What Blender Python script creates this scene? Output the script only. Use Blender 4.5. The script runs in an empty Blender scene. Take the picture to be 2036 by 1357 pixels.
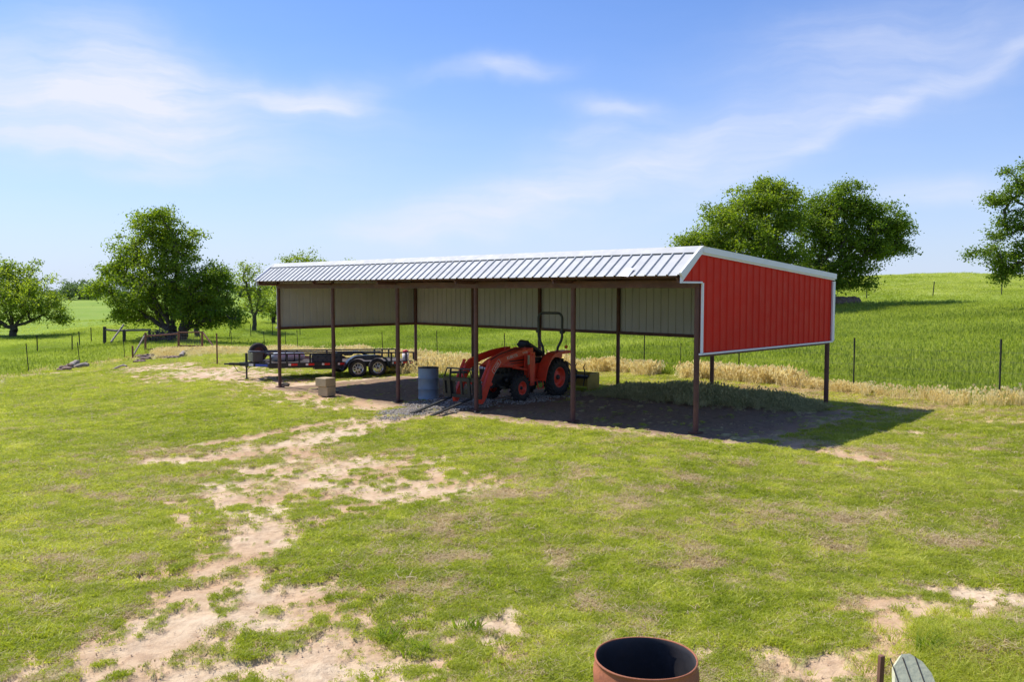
import bpy, math, random
import numpy as np
from mathutils import Vector, Matrix
random.seed(7)
S = bpy.context.scene
R = math.radians

# ------------------------------------------------------------------ camera
FPX, CX, CY, PITCH = 1695.0, 1018.0, 678.5, 0.061
CAMZ = 3.0
cd = bpy.data.cameras.new('camera')
cam = bpy.data.objects.new('camera', cd)
S.collection.objects.link(cam)
S.camera = cam
cd.sensor_width = 36
cd.lens = FPX / 2036 * 36
cd.clip_start, cd.clip_end = 0.1, 5000
cam.location = (0, 0, CAMZ)
cam.rotation_euler = (math.pi / 2 - PITCH, 0, 0)

# ------------------------------------------------------------------ light
SUN = Vector((-1.94, 1.195, 3.2)).normalized()
EXPO = 0.42
SKY = 0.105
S.view_settings.view_transform = 'Standard'
S.view_settings.look = 'None'
S.view_settings.exposure = EXPO
S.view_settings.gamma = 1
S.view_settings.use_curve_mapping = False
sl = bpy.data.lights.new('sun', 'SUN')
sl.energy = 4.6
sl.angle = R(0.53)
sl.color = (1.0, 0.955, 0.88)
so = bpy.data.objects.new('sun', sl)
S.collection.objects.link(so)
so.location = (-20, 12, 33)
so.rotation_euler = SUN.to_track_quat('Z', 'Y').to_euler()

W = bpy.data.worlds.new('World')
S.world = W
W.use_nodes = True
wn, wl = W.node_tree.nodes, W.node_tree.links
wn.clear()


def px_dir(u, v):
    a, b = (u - CX) / FPX, -(v - CY) / FPX
    c, s = math.cos(PITCH), math.sin(PITCH)
    return a, c + s * b, -s + c * b


def px_azel(u, v):
    x, y, z = px_dir(u, v)
    return math.degrees(math.atan2(x, y)), math.degrees(math.atan2(z, math.hypot(x, y)))


def build_sky():
    out = wn.new('ShaderNodeOutputWorld')
    bg = wn.new('ShaderNodeBackground')
    bg.inputs['Strength'].default_value = SKY
    sky = wn.new('ShaderNodeTexSky')
    sky.sky_type = 'NISHITA'
    sky.sun_disc = False
    sky.sun_elevation = math.asin(SUN.z)
    sky.sun_rotation = math.atan2(SUN.x, SUN.y)
    sky.air_density, sky.dust_density, sky.ozone_density = 1.0, 0.35, 3.0
    tc = wn.new('ShaderNodeTexCoord')
    sep = wn.new('ShaderNodeSeparateXYZ')
    wl.new(tc.outputs['Generated'], sep.inputs[0])

    def M(op, a, b=None, c=None):
        n = wn.new('ShaderNodeMath')
        n.operation = op
        for i, x in enumerate((a, b, c)):
            if x is None: continue
            if isinstance(x, (int, float)): n.inputs[i].default_value = x
            else: wl.new(x, n.inputs[i])
        return n.outputs[0]
    az = M('MULTIPLY', M('ARCTAN2', sep.outputs[0], sep.outputs[1]), 57.2958)
    el = M('MULTIPLY', M('ARCSINE', sep.outputs[2]), 57.2958)
    comb = wn.new('ShaderNodeCombineXYZ')
    wl.new(az, comb.inputs[0]); wl.new(el, comb.inputs[1])
    # warp
    nz = wn.new('ShaderNodeTexNoise')
    nz.inputs['Scale'].default_value = 0.16
    nz.inputs['Detail'].default_value = 4
    wl.new(comb.outputs[0], nz.inputs['Vector'])
    sub = wn.new('ShaderNodeVectorMath'); sub.operation = 'SUBTRACT'
    wl.new(nz.outputs['Color'], sub.inputs[0]); sub.inputs[1].default_value = (.5, .5, .5)
    sc = wn.new('ShaderNodeVectorMath'); sc.operation = 'MULTIPLY'
    wl.new(sub.outputs[0], sc.inputs[0]); sc.inputs[1].default_value = (7.0, 3.2, 0)
    add = wn.new('ShaderNodeVectorMath'); add.operation = 'ADD'
    wl.new(comb.outputs[0], add.inputs[0]); wl.new(sc.outputs[0], add.inputs[1])
    warped = add.outputs[0]
    # streaky modulation
    mp = wn.new('ShaderNodeMapping')
    mp.inputs['Rotation'].default_value = (0, 0, R(8))
    mp.inputs['Scale'].default_value = (0.09, 0.6, 1)
    wl.new(warped, mp.inputs[0])
    n2 = wn.new('ShaderNodeTexNoise')
    n2.inputs['Scale'].default_value = 1.3
    n2.inputs['Detail'].default_value = 7
    n2.inputs['Roughness'].default_value = 0.6
    wl.new(mp.outputs[0], n2.inputs['Vector'])
    mr = wn.new('ShaderNodeMapRange')
    mr.inputs['From Min'].default_value, mr.inputs['From Max'].default_value = 0.25, 0.7
    mr.inputs['To Min'].default_value, mr.inputs['To Max'].default_value = 0.45, 1.15
    wl.new(n2.outputs['Fac'], mr.inputs['Value'])
    feats = [  # px centre, tilt (deg, rising right), half length px, half width px, amount
        (80, 215, -6, 330, 85, .62), (330, 240, -14, 330, 60, .38), (140, 288, -3, 230, 20, .45),
        (270, 130, -38, 150, 75, .42), (60, 110, 0, 260, 90, .22), (470, 180, -11, 270, 45, .40), (600, 200, -9, 130, 22, .5),
        (690, 190, 14, 100, 30, .35), (985, 141, 2, 120, 18, .62), (1218, 212, -6, 95, 24, .5), (1158, 262, 6, 62, 20, .38),
        (1800, 198, 23, 420, 22, .42), (1700, 180, 21, 520, 90, .25), (1430, 300, 14, 330, 60, .24), (1160, 372, 15, 330, 40, .34), (980, 400, 9, 230, 34, .42),
        (310, 344, 0, 100, 14, .26), (820, 456, 1, 170, 20, .34), (1860, 388, 0, 170, 26, .38), (1900, 412, 0, 60, 14, .25), (1740, 70, -5, 220, 60, .17), (1560, 110, 4, 200, 50, .14),
        (940, 440, 4, 260, 40, .25), (250, 460, 0, 500, 60, .12), (1200, 300, 10, 200, 50, .18)]
    tot = None
    k = math.degrees(1 / FPX)
    for (u, v, ang, hl, hw, amp) in feats:
        a0, e0 = px_azel(u, v)
        m = wn.new('ShaderNodeMapping'); m.vector_type = 'TEXTURE'
        m.inputs['Location'].default_value = (a0, e0, 0)
        m.inputs['Rotation'].default_value = (0, 0, R(ang))
        m.inputs['Scale'].default_value = (hl * k * 1.15, hw * k * 1.25, 1)
        wl.new(warped, m.inputs[0])
        ln = wn.new('ShaderNodeVectorMath'); ln.operation = 'LENGTH'
        wl.new(m.outputs[0], ln.inputs[0])
        g = M('MULTIPLY', M('EXPONENT', M('MULTIPLY', M('MULTIPLY', ln.outputs['Value'], ln.outputs['Value']), -1.6)), amp)
        tot = g if tot is None else M('ADD', tot, g)
    # faint thin cirrus everywhere so the sky beyond the frame is not bare
    tot = M('MULTIPLY', M('ADD', tot, 0.02), mr.outputs[0])
    lowf = wn.new('ShaderNodeMapRange')     # pale band above the horizon
    lowf.inputs['From Min'].default_value, lowf.inputs['From Max'].default_value = -1, 19
    lowf.inputs['To Min'].default_value, lowf.inputs['To Max'].default_value = 1.0, 0.0
    wl.new(el, lowf.inputs['Value'])
    pal = wn.new('ShaderNodeMix'); pal.data_type = 'RGBA'; pal.blend_type = 'MIX'
    pal.inputs['B'].default_value = (4.8, 5.5, 7.0, 1)
    tint = wn.new('ShaderNodeMix'); tint.data_type = 'RGBA'; tint.blend_type = 'MULTIPLY'
    tint.inputs['Factor'].default_value = 1
    tint.inputs['B'].default_value = (.72, .88, 1.22, 1)
    wl.new(sky.outputs[0], tint.inputs['A'])
    wl.new(M('MULTIPLY', M('POWER', lowf.outputs[0], 1.8), .9), pal.inputs['Factor'])
    wl.new(tint.outputs['Result'], pal.inputs['A'])
    mix = wn.new('ShaderNodeMix'); mix.data_type = 'RGBA'
    mix.clamp_factor = True
    wl.new(tot, mix.inputs['Factor'])
    wl.new(pal.outputs['Result'], mix.inputs['A'])
    mix.inputs['B'].default_value = (5.9, 6.2, 7.3, 1)
    wl.new(mix.outputs['Result'], bg.inputs['Color'])
    wl.new(bg.outputs[0], out.inputs[0])


build_sky()

# ------------------------------------------------------------------ scene helpers
COL = S.collection


def tag(o, label=None, cat=None, group=None, kind=None):
    if label: o['label'] = label
    if cat: o['category'] = cat
    if group: o['group'] = group
    if kind: o['kind'] = kind
    return o


def empty(name, loc=(0, 0, 0), rz=0.0, label=None, cat=None, group=None):
    o = bpy.data.objects.new(name, None)
    o.empty_display_size = 0.3
    COL.objects.link(o)
    o.location = loc
    o.rotation_euler = (0, 0, rz)
    return tag(o, label, cat, group)


def copy_tree(o, parent=None):
    c = o.copy(); COL.objects.link(c)
    c.parent = parent
    for ch in list(o.children): copy_tree(ch, c)
    return c


class MB:
    """collects shapes into one mesh"""
    def __init__(s):
        s.v, s.f, s.sm = [], [], []

    def add(s, vs, fs, M=None, smooth=False):
        n = len(s.v)
        if M is not None: vs = [M @ Vector(p) for p in vs]
        s.v += [tuple(p) for p in vs]
        s.f += [tuple(i + n for i in f) for f in fs]
        s.sm += [smooth] * len(fs)
        return s

    def box(s, c, d, M=None, bev=0.0):
        x, y, z = c; a, b, h = d[0] / 2, d[1] / 2, d[2] / 2
        if bev <= 0:
            vs = [(x + i * a, y + j * b, z + k * h) for i in (-1, 1) for j in (-1, 1) for k in (-1, 1)]
            fs = [(0, 1, 3, 2), (4, 6, 7, 5), (0, 4, 5, 1), (2, 3, 7, 6), (0, 2, 6, 4), (1, 5, 7, 3)]
            return s.add(vs, fs, M)
        # chamfered: rounded rect section swept in z with chamfered ends
        e = min(bev, a * .9, b * .9, h * .9)
        ring = [(-a + e, -b), (a - e, -b), (a, -b + e), (a, b - e), (a - e, b), (-a + e, b), (-a, b - e), (-a, -b + e)]
        vs = []
        for zz, k in ((-h, 1), (-h + e, 0), (h - e, 0), (h, 1)):
            for (px, py) in ring:
                fx = (a - e) / a if k else 1; fy = (b - e) / b if k else 1
                vs.append((x + px * fx, y + py * fy, z + zz))
        fs = []
        for r in range(3):
            for i in range(8):
                j = (i + 1) % 8
                fs.append((r * 8 + i, r * 8 + j, r * 8 + 8 + j, r * 8 + 8 + i))
        fs.append(tuple(range(7, -1, -1))); fs.append(tuple(24 + i for i in range(8)))
        return s.add(vs, fs, M)

    def bar(s, p, q, w, h, up=(0, 0, 1), M=None):
        p, q = Vector(p), Vector(q)
        d = (q - p); L = d.length; d.normalize()
        u = Vector(up)
        if abs(d.dot(u)) > .98: u = Vector((1, 0, 0)) if abs(d.x) < .9 else Vector((0, 1, 0))
        a = d.cross(u).normalized(); b = a.cross(d)
        T = Matrix((a, d, b)).transposed().to_4x4()
        T.translation = (p + q) / 2
        if M is not None: T = M @ T
        return s.box((0, 0, 0), (w, L, h), T)

    def tube(s, pts, r, n=8, M=None, cap=True):
        pts = [Vector(p) for p in pts]
        rs = r if isinstance(r, (list, tuple)) else [r] * len(pts)
        vs, fs = [], []
        prev = None
        for i, p in enumerate(pts):
            t = (pts[min(i + 1, len(pts) - 1)] - pts[max(i - 1, 0)]).normalized()
            if prev is None:
                a = t.cross(Vector((0, 0, 1)))
                if a.length < .1: a = t.cross(Vector((1, 0, 0)))
            else:
                a = prev - t * prev.dot(t)
            a.normalize(); b = t.cross(a); prev = a
            for k in range(n):
                w = 2 * math.pi * k / n
                vs.append(p + (a * math.cos(w) + b * math.sin(w)) * rs[i])
        for i in range(len(pts) - 1):
            for k in range(n):
                j = (k + 1) % n
                fs.append((i * n + k, i * n + j, (i + 1) * n + j, (i + 1) * n + k))
        s.add(vs, fs, M, True)
        if cap:
            m = len(pts) - 1
            s.add(vs[:n], [tuple(range(n))[::-1]], M)
            s.add(vs[m * n:], [tuple(range(n))], M)
        return s

    def lathe(s, prof, n=32, M=None, closed=False, smooth=True):
        """prof: (r, z) around local z"""
        vs, fs = [], []
        m = len(prof)
        for k in range(n):
            w = 2 * math.pi * k / n
            for (r, z) in prof: vs.append((r * math.cos(w), r * math.sin(w), z))
        for k in range(n):
            j = (k + 1) % n
            for i in range(m if closed else m - 1):
                i2 = (i + 1) % m
                fs.append((k * m + i, j * m + i, j * m + i2, k * m + i2))
        return s.add(vs, fs, M, smooth)

    def prism(s, poly, y0, y1, M=None):
        """poly in (x,z), extruded along y"""
        n = len(poly)
        vs = [(x, y0, z) for x, z in poly] + [(x, y1, z) for x, z in poly]
        fs = [tuple(range(n)), tuple(range(2 * n - 1, n - 1, -1))]
        for i in range(n):
            j = (i + 1) % n
            fs.append((j, i, n + i, n + j))
        return s.add(vs, fs, M)

    def build(s, name, mat, parent=None, loc=None, bevel=0.0):
        me = bpy.data.meshes.new(name)
        me.from_pydata(s.v, [], s.f)
        me.polygons.foreach_set('use_smooth', s.sm)
        me.materials.append(mat)
        me.update()
        o = bpy.data.objects.new(name, me)
        COL.objects.link(o)
        if parent is not None: o.parent = parent
        if loc is not None: o.location = loc
        return o


def np_mesh(name, V, F, mat, parent=None, attrs=None, smooth=False):
    """V (n,3), F (m,k) numpy"""
    me = bpy.data.meshes.new(name)
    k = F.shape[1]
    me.vertices.add(len(V)); me.vertices.foreach_set('co', V.astype(np.float32).ravel())
    me.loops.add(F.size); me.loops.foreach_set('vertex_index', F.astype(np.int32).ravel())
    me.polygons.add(len(F))
    me.polygons.foreach_set('loop_start', np.arange(0, F.size, k, dtype=np.int32))
    me.polygons.foreach_set('use_smooth', np.full(len(F), smooth))
    me.update(calc_edges=True)
    for nm, arr in (attrs or {}).items():
        dom = 'FACE' if len(arr) == len(F) and len(arr) != len(V) else 'POINT'
        a = me.attributes.new(nm, 'FLOAT', dom)
        a.data.foreach_set('value', arr.astype(np.float32))
    me.validate()
    me.materials.append(mat)
    o = bpy.data.objects.new(name, me)
    COL.objects.link(o)
    if parent is not None: o.parent = parent
    return o


# ------------------------------------------------------------------ materials
class NT:
    def __init__(s, name):
        s.m = bpy.data.materials.new(name); s.m.use_nodes = True
        s.t = s.m.node_tree; s.n = s.t.nodes; s.l = s.t.links
        s.n.clear(); s.out = s.n.new('ShaderNodeOutputMaterial')
        s.p = s.n.new('ShaderNodeBsdfPrincipled')
        s.l.new(s.p.outputs[0], s.out.inputs[0])

    def set(s, sock, x):
        if isinstance(x, bpy.types.NodeSocket): s.l.new(x, sock)
        elif isinstance(x, (tuple, list)): sock.default_value = tuple(x) + ((1,) if len(x) == 3 and sock.type == 'RGBA' else ())
        else: sock.default_value = x

    def noise(s, scale, detail=4, rough=.55, vec=None, dist=0.0, col=False):
        n = s.n.new('ShaderNodeTexNoise')
        n.inputs['Scale'].default_value = scale; n.inputs['Detail'].default_value = detail
        n.inputs['Roughness'].default_value = rough; n.inputs['Distortion'].default_value = dist
        s.l.new(vec if vec is not None else s.obj(), n.inputs['Vector'])
        return n.outputs['Color' if col else 'Fac']

    def obj(s):
        if not hasattr(s, '_tc'): s._tc = s.n.new('ShaderNodeTexCoord')
        return s._tc.outputs['Object']

    def pos(s):
        if not hasattr(s, '_g'): s._g = s.n.new('ShaderNodeNewGeometry')
        return s._g.outputs['Position']

    def attr(s, name, typ='GEOMETRY'):
        n = s.n.new('ShaderNodeAttribute'); n.attribute_name = name; n.attribute_type = typ
        return n.outputs['Fac']

    def ramp(s, x, a, b, c=0.0, d=1.0, smooth=False):
        n = s.n.new('ShaderNodeMapRange')
        if smooth: n.interpolation_type = 'SMOOTHSTEP'
        for k, v in zip(('From Min', 'From Max', 'To Min', 'To Max'), (a, b, c, d)): n.inputs[k].default_value = v
        s.l.new(x, n.inputs['Value'])
        return n.outputs[0]

    def mix(s, f, a, b, mode='MIX'):
        n = s.n.new('ShaderNodeMix'); n.data_type = 'RGBA'; n.blend_type = mode
        s.set(n.inputs['Factor'], f)
        s.set(n.inputs['A'], a); s.set(n.inputs['B'], b)
        return n.outputs['Result']

    def math(s, op, a, b=0.0):
        n = s.n.new('ShaderNodeMath'); n.operation = op
        s.set(n.inputs[0], a); s.set(n.inputs[1], b)
        return n.outputs[0]

    def bump(s, h, strength=.3, dist=.02):
        n = s.n.new('ShaderNodeBump'); n.inputs['Strength'].default_value = strength
        n.inputs['Distance'].default_value = dist
        s.l.new(h, n.inputs['Height']); s.l.new(n.outputs[0], s.p.inputs['Normal'])


def paint(name, col, rough=.5, metal=0.0, var=.25, scale=3.0, dirt=None, dirt_amt=.4, bump=.0, bscale=40):
    t = NT(name)
    if 'siding' in name: t.p.inputs['Specular IOR Level'].default_value = .18
    n = t.noise(scale, 5)
    d = tuple(c * (1 - var) for c in col); l = tuple(min(1, c * (1 + var * .6)) for c in col)
    c = t.mix(t.ramp(n, .3, .7), d, l)
    if dirt:
        n2 = t.noise(scale * 2.7, 7, .7)
        c = t.mix(t.ramp(n2, .5, .5 + .35 * (1.2 - dirt_amt), 0, dirt_amt), c, dirt)
    t.set(t.p.inputs['Base Color'], c)
    t.p.inputs['Metallic'].default_value = metal
    t.set(t.p.inputs['Roughness'], t.ramp(t.noise(scale * 4, 3), .3, .7, max(.05, rough - .1), min(1, rough + .12)))
    if bump: t.bump(t.noise(bscale, 4), bump, .01)
    return t.m


def leafy(name, cols, trans=.35, attr='tint', atype='GEOMETRY', nscale=.6, rough=.55, tcol=(1.25, 1.3, .5)):
    """cols: list of 3 colours low, mid, high along tint"""
    t = NT(name)
    a = t.attr(attr, atype)
    if atype == 'INSTANCER': a = t.math('ADD', t.math('MULTIPLY', a, .62), t.math('MULTIPLY', t.attr('blade'), .46))
    c = t.mix(t.ramp(a, 0, .5), cols[0], cols[1])
    c = t.mix(t.ramp(a, .5, 1), c, cols[2])
    n = t.noise(nscale, 3, vec=t.pos())
    c = t.mix(t.ramp(n, .3, .7, .0, .35), c, cols[2])
    t.set(t.p.inputs['Base Color'], c)
    t.p.inputs['Roughness'].default_value = rough
    t.p.inputs['Specular IOR Level'].default_value = .3
    tr = t.n.new('ShaderNodeBsdfTranslucent')
    t.set(tr.inputs['Color'], t.mix(1.0, c, tcol, 'MULTIPLY'))
    mx = t.n.new('ShaderNodeMixShader'); mx.inputs[0].default_value = trans
    t.l.new(t.p.outputs[0], mx.inputs[1]); t.l.new(tr.outputs[0], mx.inputs[2])
    t.l.new(mx.outputs[0], t.out.inputs[0])
    return t.m


# ------------------------------------------------------------------ numpy noise
def _hash(ix, iy, seed):
    n = (ix.astype(np.int64) * 374761393 + iy.astype(np.int64) * 668265263 + seed * 974634777) & 0xffffffff
    n = ((n ^ (n >> 13)) * 1274126177) & 0xffffffff
    n = n ^ (n >> 16)
    return (n & 0xffffff) / float(0xffffff)


def vnoise(x, y, seed=0):
    ix, iy = np.floor(x), np.floor(y)
    fx, fy = x - ix, y - iy
    fx = fx * fx * (3 - 2 * fx); fy = fy * fy * (3 - 2 * fy)
    ix = ix.astype(np.int64); iy = iy.astype(np.int64)
    a, b = _hash(ix, iy, seed), _hash(ix + 1, iy, seed)
    c, d = _hash(ix, iy + 1, seed), _hash(ix + 1, iy + 1, seed)
    return (a * (1 - fx) + b * fx) * (1 - fy) + (c * (1 - fx) + d * fx) * fy


def fbm(x, y, scale, octaves=4, seed=0, gain=.55):
    t, amp, tot = 0, 1, 0
    for o in range(octaves):
        t = t + amp * vnoise(x * scale + 17.3 * o, y * scale - 9.1 * o, seed + o)
        tot += amp; amp *= gain; scale *= 2.03
    return t / tot


def sstep(x, a, b):
    t = np.clip((x - a) / (b - a), 0, 1)
    return t * t * (3 - 2 * t)


# ------------------------------------------------------------------ terrain
SH_T = -0.789
SD = np.array([math.cos(SH_T), math.sin(SH_T)]); SN = np.array([-math.sin(SH_T), math.cos(SH_T)])
SA = np.array([-7.758, 28.361]); SL, SW = 16.209, 5.762


def P3(u, v, Y):
    x, y, z = px_dir(u, v)
    return np.array([x / y * Y, Y, CAMZ + z / y * Y])


ctrl = []
def cp(u, v, Y): ctrl.append(P3(u, v, Y))
def ch(u, v, h):
    x, y, z = px_dir(u, v); Y = -h / (z / y); ctrl.append(P3(u, v, Y))
for i, v in enumerate([770, 781, 797, 816, 836, 862]):
    p = SA + SD * SL * i / 5; x = P3(CX, v, p[1]); ctrl.append(np.array([p[0], p[1], x[2]]))
for i in range(6):
    p = SA + SN * SW + SD * SL * i / 5; ctrl.append(np.array([p[0], p[1], CAMZ - (3.27 + (2.87 - 3.27) * i / 5)]))
for a in [(1992, 803, 19.6), (1700, 779, 22.9), (1470, 756, 26.0), (1281, 744, 29.5), (1003, 729, 36.5), (870, 720, 41.5), (761, 712, 45.8),
          (667, 706, 49.8), (565, 701, 55), (459, 697, 60), (54, 741, 41.6), (157, 727, 49), (246, 714, 54), (289, 702, 57), (402, 696, 60), (432, 725, 37),
          (457, 671, 80), (541, 668, 84), (703, 659, 84), (900, 650, 84), (1200, 635, 82), (1450, 612, 76), (1660, 600, 69), (1722, 596, 70), (1855, 590, 70), (1990, 587, 70), (2200, 590, 70), (1660, 628, 60), (1850, 620, 58), (2036, 612, 56),
          (25, 668, 85), (345, 682, 68), (505, 653, 88), (-200, 672, 85), (-200, 760, 40),
          (180, 597, 260), (0, 598, 260), (-250, 598, 260), (500, 592, 260), (330, 628, 130), (500, 628, 130), (800, 620, 140), (900, 575, 240), (1200, 580, 170), (1450, 568, 140),
          (1660, 553, 130), (1780, 549, 130), (1900, 545.5, 130), (2036, 546, 125), (2300, 555, 120), (1780, 556, 200), (2036, 556, 200), (1400, 572, 230),
          (850, 790, 24.0), (1029, 797, 23), (1600, 650, 50), (1900, 655, 42), (720, 750, 32.2)]:
    cp(*a)
for a in [(0, 1357, 3.05), (1018, 1357, 3.0), (2036, 1357, 2.88), (0, 1050, 3.1), (1018, 1050, 2.98), (2036, 1050, 2.82), (2000, 860, 2.74), (1870, 825, 2.84), (1720, 900, 2.87),
          (0, 860, 3.3), (300, 820, 3.3), (0, 775, 3.75), (250, 760, 3.45), (500, 790, 3.2), (1500, 960, 2.85), (-300, 1000, 3.15), (2300, 1000, 2.7)]:
    ch(*a)
ctrl = np.array(ctrl)


def _q(x, y):
    az = np.arctan2(x, y); az = np.clip(az, -.72, .72)
    r = np.clip(np.hypot(x, y), 5.5, 320)
    return np.stack([az * 2.2, np.log(r)], -1)


def _phi(d2): return d2 * np.log(np.maximum(d2, 1e-12)) * .5


_Q = _q(ctrl[:, 0], ctrl[:, 1])
_n = len(_Q)
_K = _phi(((_Q[:, None] - _Q[None]) ** 2).sum(-1)) + np.eye(_n) * 2e-3
_P = np.hstack([np.ones((_n, 1)), _Q])
_A = np.block([[_K, _P], [_P.T, np.zeros((3, 3))]])
_W = np.linalg.solve(_A, np.concatenate([ctrl[:, 2], np.zeros(3)]))


def shed_sw(x, y):
    dx, dy = x - SA[0], y - SA[1]
    return dx * SD[0] + dy * SD[1], dx * SN[0] + dy * SN[1]


def ground_z(x, y):
    x = np.asarray(x, float); y = np.asarray(y, float)
    sh = x.shape
    X, Y = x.ravel(), y.ravel()
    q = _q(X, Y)
    out = np.empty(len(q))
    for i in range(0, len(q), 20000):
        d2 = ((q[i:i + 20000, None] - _Q[None]) ** 2).sum(-1)
        out[i:i + 20000] = _phi(d2) @ _W[:_n] + _W[_n] + q[i:i + 20000] @ _W[_n + 1:]
    r = np.hypot(X, Y)
    out += (fbm(X, Y, .35, 3, 5) - .5) * .10 * sstep(r, 4, 12) + (fbm(X, Y, .05, 3, 9) - .5) * .9 * sstep(r, 50, 120) * sstep(-r, -320, -200)
    out += .20 * np.exp(-((X - 3.7) ** 2 + (Y - 6.5) ** 2) / .8)     # sandy rise
    return out.reshape(sh)


def gz(x, y): return float(ground_z(np.array([x]), np.array([y]))[0])


def hit(u, v):
    """ground point seen through a pixel"""
    x, y, z = px_dir(u, v)
    Y = np.exp(np.linspace(math.log(4), math.log(300), 500))
    zz = CAMZ + z / y * Y
    g = ground_z(x / y * Y, Y)
    k = np.argmax(zz < g)
    if k == 0: k = len(Y) - 1
    a, b = zz[k - 1] - g[k - 1], g[k] - zz[k]
    Yh = Y[k - 1] + (Y[k] - Y[k - 1]) * a / max(a + b, 1e-6)
    return np.array([x / y * Yh, Yh])


# ------------------------------------------------------------------ ground zones (world space)
def blobs_field(x, y, blobs):
    t = np.zeros_like(x)
    for (u, v, ru, rv, amp) in blobs:
        c = hit(u, v); rx = ru / FPX * c[1]
        ry = max(.25, abs(hit(u, v - rv)[1] - hit(u, v + rv)[1]) / 2)
        al = c / np.hypot(*c)
        dx, dy = x - c[0], y - c[1]
        a = dx * al[1] - dy * al[0]; b = dx * al[0] + dy * al[1]
        t = np.maximum(t, amp * np.exp(-((a / rx) ** 2 + (b / ry) ** 2) * .62))
    return t


def stroke_field(x, y, pts, w):
    P = np.array([hit(*p) if len(p) == 2 else p for p in pts])
    d = np.full(x.shape, 1e9)
    for a, b in zip(P[:-1], P[1:]):
        ab = b - a; L2 = (ab ** 2).sum()
        t = np.clip(((x - a[0]) * ab[0] + (y - a[1]) * ab[1]) / L2, 0, 1)
        d = np.minimum(d, np.hypot(x - a[0] - t * ab[0], y - a[1] - t * ab[1]))
    return np.exp(-(d / w) ** 2)


SOIL_BLOBS = [(600, 950, 170, 42, .95), (500, 985, 120, 38, .9), (700, 930, 150, 22, .85), (870, 972, 110, 24, 1.0), (760, 990, 120, 26, .8), (970, 955, 70, 14, .7), (560, 1030, 90, 28, .72),
              (500, 1090, 75, 24, 1.0), (430, 1130, 90, 40, 1.2), (375, 1180, 85, 55, 1.2), (480, 1180, 90, 60, .8), (600, 1200, 110, 50, .85), (540, 1240, 90, 50, .95),
              (270, 1290, 190, 40, 1.05), (130, 1330, 130, 30, 1.0), (420, 1300, 160, 50, .9), (620, 1310, 160, 45, .95), (720, 1250, 120, 40, .8), (860, 1270, 130, 35, .9), (780, 1330, 170, 32, .95), (950, 1240, 70, 24, .9), (360, 1350, 240, 28, 1.2),
              (1850, 1212, 120, 26, 1.35), (1780, 1255, 65, 44, 1.35), (1960, 1188, 100, 16, 1.2), (1640, 1335, 190, 30, .95), (1770, 1300, 80, 60, 1.0), (1960, 1330, 100, 20, .6), (430, 740, 130, 9, 1.0), (330, 727, 100, 6, .9), (560, 760, 90, 8, .9), (540, 745, 60, 8, .7), (1720, 1300, 90, 30, .75), (1400, 1345, 60, 16, .5), (1560, 1330, 70, 14, .6),
              (690, 778, 130, 13, 1.3), (590, 768, 90, 11, 1.3), (770, 803, 110, 12, 1.3), (640, 795, 80, 7, .9), (860, 822, 90, 8, 1.1), (1700, 930, 60, 5, .6), (1810, 860, 60, 6, .7), (1680, 820, 90, 8, .8), (1960, 840, 60, 6, .6),
              (300, 735, 60, 4, .9), (430, 744, 110, 8, 1.2), (500, 752, 70, 7, 1.1)]
SOIL_STROKES = [([(600, 880), (570, 930), (540, 1000), (510, 1080), (440, 1140), (390, 1200), (330, 1260), (220, 1310)], .62), ([(560, 1180), (640, 1230), (700, 1290)], .5), ([(860, 812), (760, 838), (660, 862), (600, 880), (500, 900)], .75), ([(500, 900), (420, 912), (300, 918)], .35), ([(740, 830), (620, 846), (500, 868), (430, 880)], .38), ([(430, 880), (280, 900)], .2),
                ([(780, 806), (948, 824), (1139, 848), (1390, 872), (1560, 886), (1720, 912)], .38), ([(1500, 865), (1620, 890), (1700, 905)], .5),
                ([(-150, 765), (0, 752), (120, 742), (260, 732), (400, 735), (520, 748), (640, 765)], .9)]
DRY_BLOBS = [(1150, 985, 190, 50, .7), (1350, 950, 260, 40, .75), (1560, 1030, 260, 50, .95), (1300, 1010, 160, 60, .8), (1750, 1010, 150, 40, .8), (1900, 1080, 120, 30, .8), (1150, 1120, 220, 50, .45),
             (1420, 1110, 200, 40, .6), (260, 960, 160, 30, .6), (350, 900, 130, 18, .6), (120, 1130, 160, 50, .55), (850, 1080, 150, 60, .6), (1000, 1060, 160, 50, .55), (900, 1150, 120, 50, .7),
             (1260, 1200, 160, 50, .4), (1500, 1200, 200, 50, .35), (1850, 1310, 160, 50, .5), (60, 1180, 120, 50, .5), (700, 900, 100, 20, .6), (1900, 900, 150, 24, .55), (1750, 790, 200, 14, .8), (1550, 775, 160, 12, .8), (950, 880, 200, 16, .3), (1960, 1290, 120, 60, .6)]
NEARF = [np.array([(u - CX) / FPX * Y, Y]) for u, Y in ((2330, 16.4), (1992, 19.6), (1700, 22.9), (1470, 26.0), (1281, 29.5), (1003, 36.5), (870, 41.5), (761, 45.8), (667, 49.8), (592, 53.4), (567, 56.0), (526, 58.6), (461, 60.5), (402, 60.0), (289, 57.0), (246, 54.0), (157, 49.0), (54, 41.6), (-120, 33.5))]
NF = np.array(NEARF)
_ord = np.argsort(np.arctan2(NF[:, 0], NF[:, 1]))
_faz = np.arctan2(NF[:, 0], NF[:, 1])[_ord]; _fr = np.hypot(NF[:, 0], NF[:, 1])[_ord]


def beyond(x, y):
    """signed metres beyond the near fence along the line of sight"""
    az = np.arctan2(x, y); return np.hypot(x, y) - np.interp(az, _faz, _fr)


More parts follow.
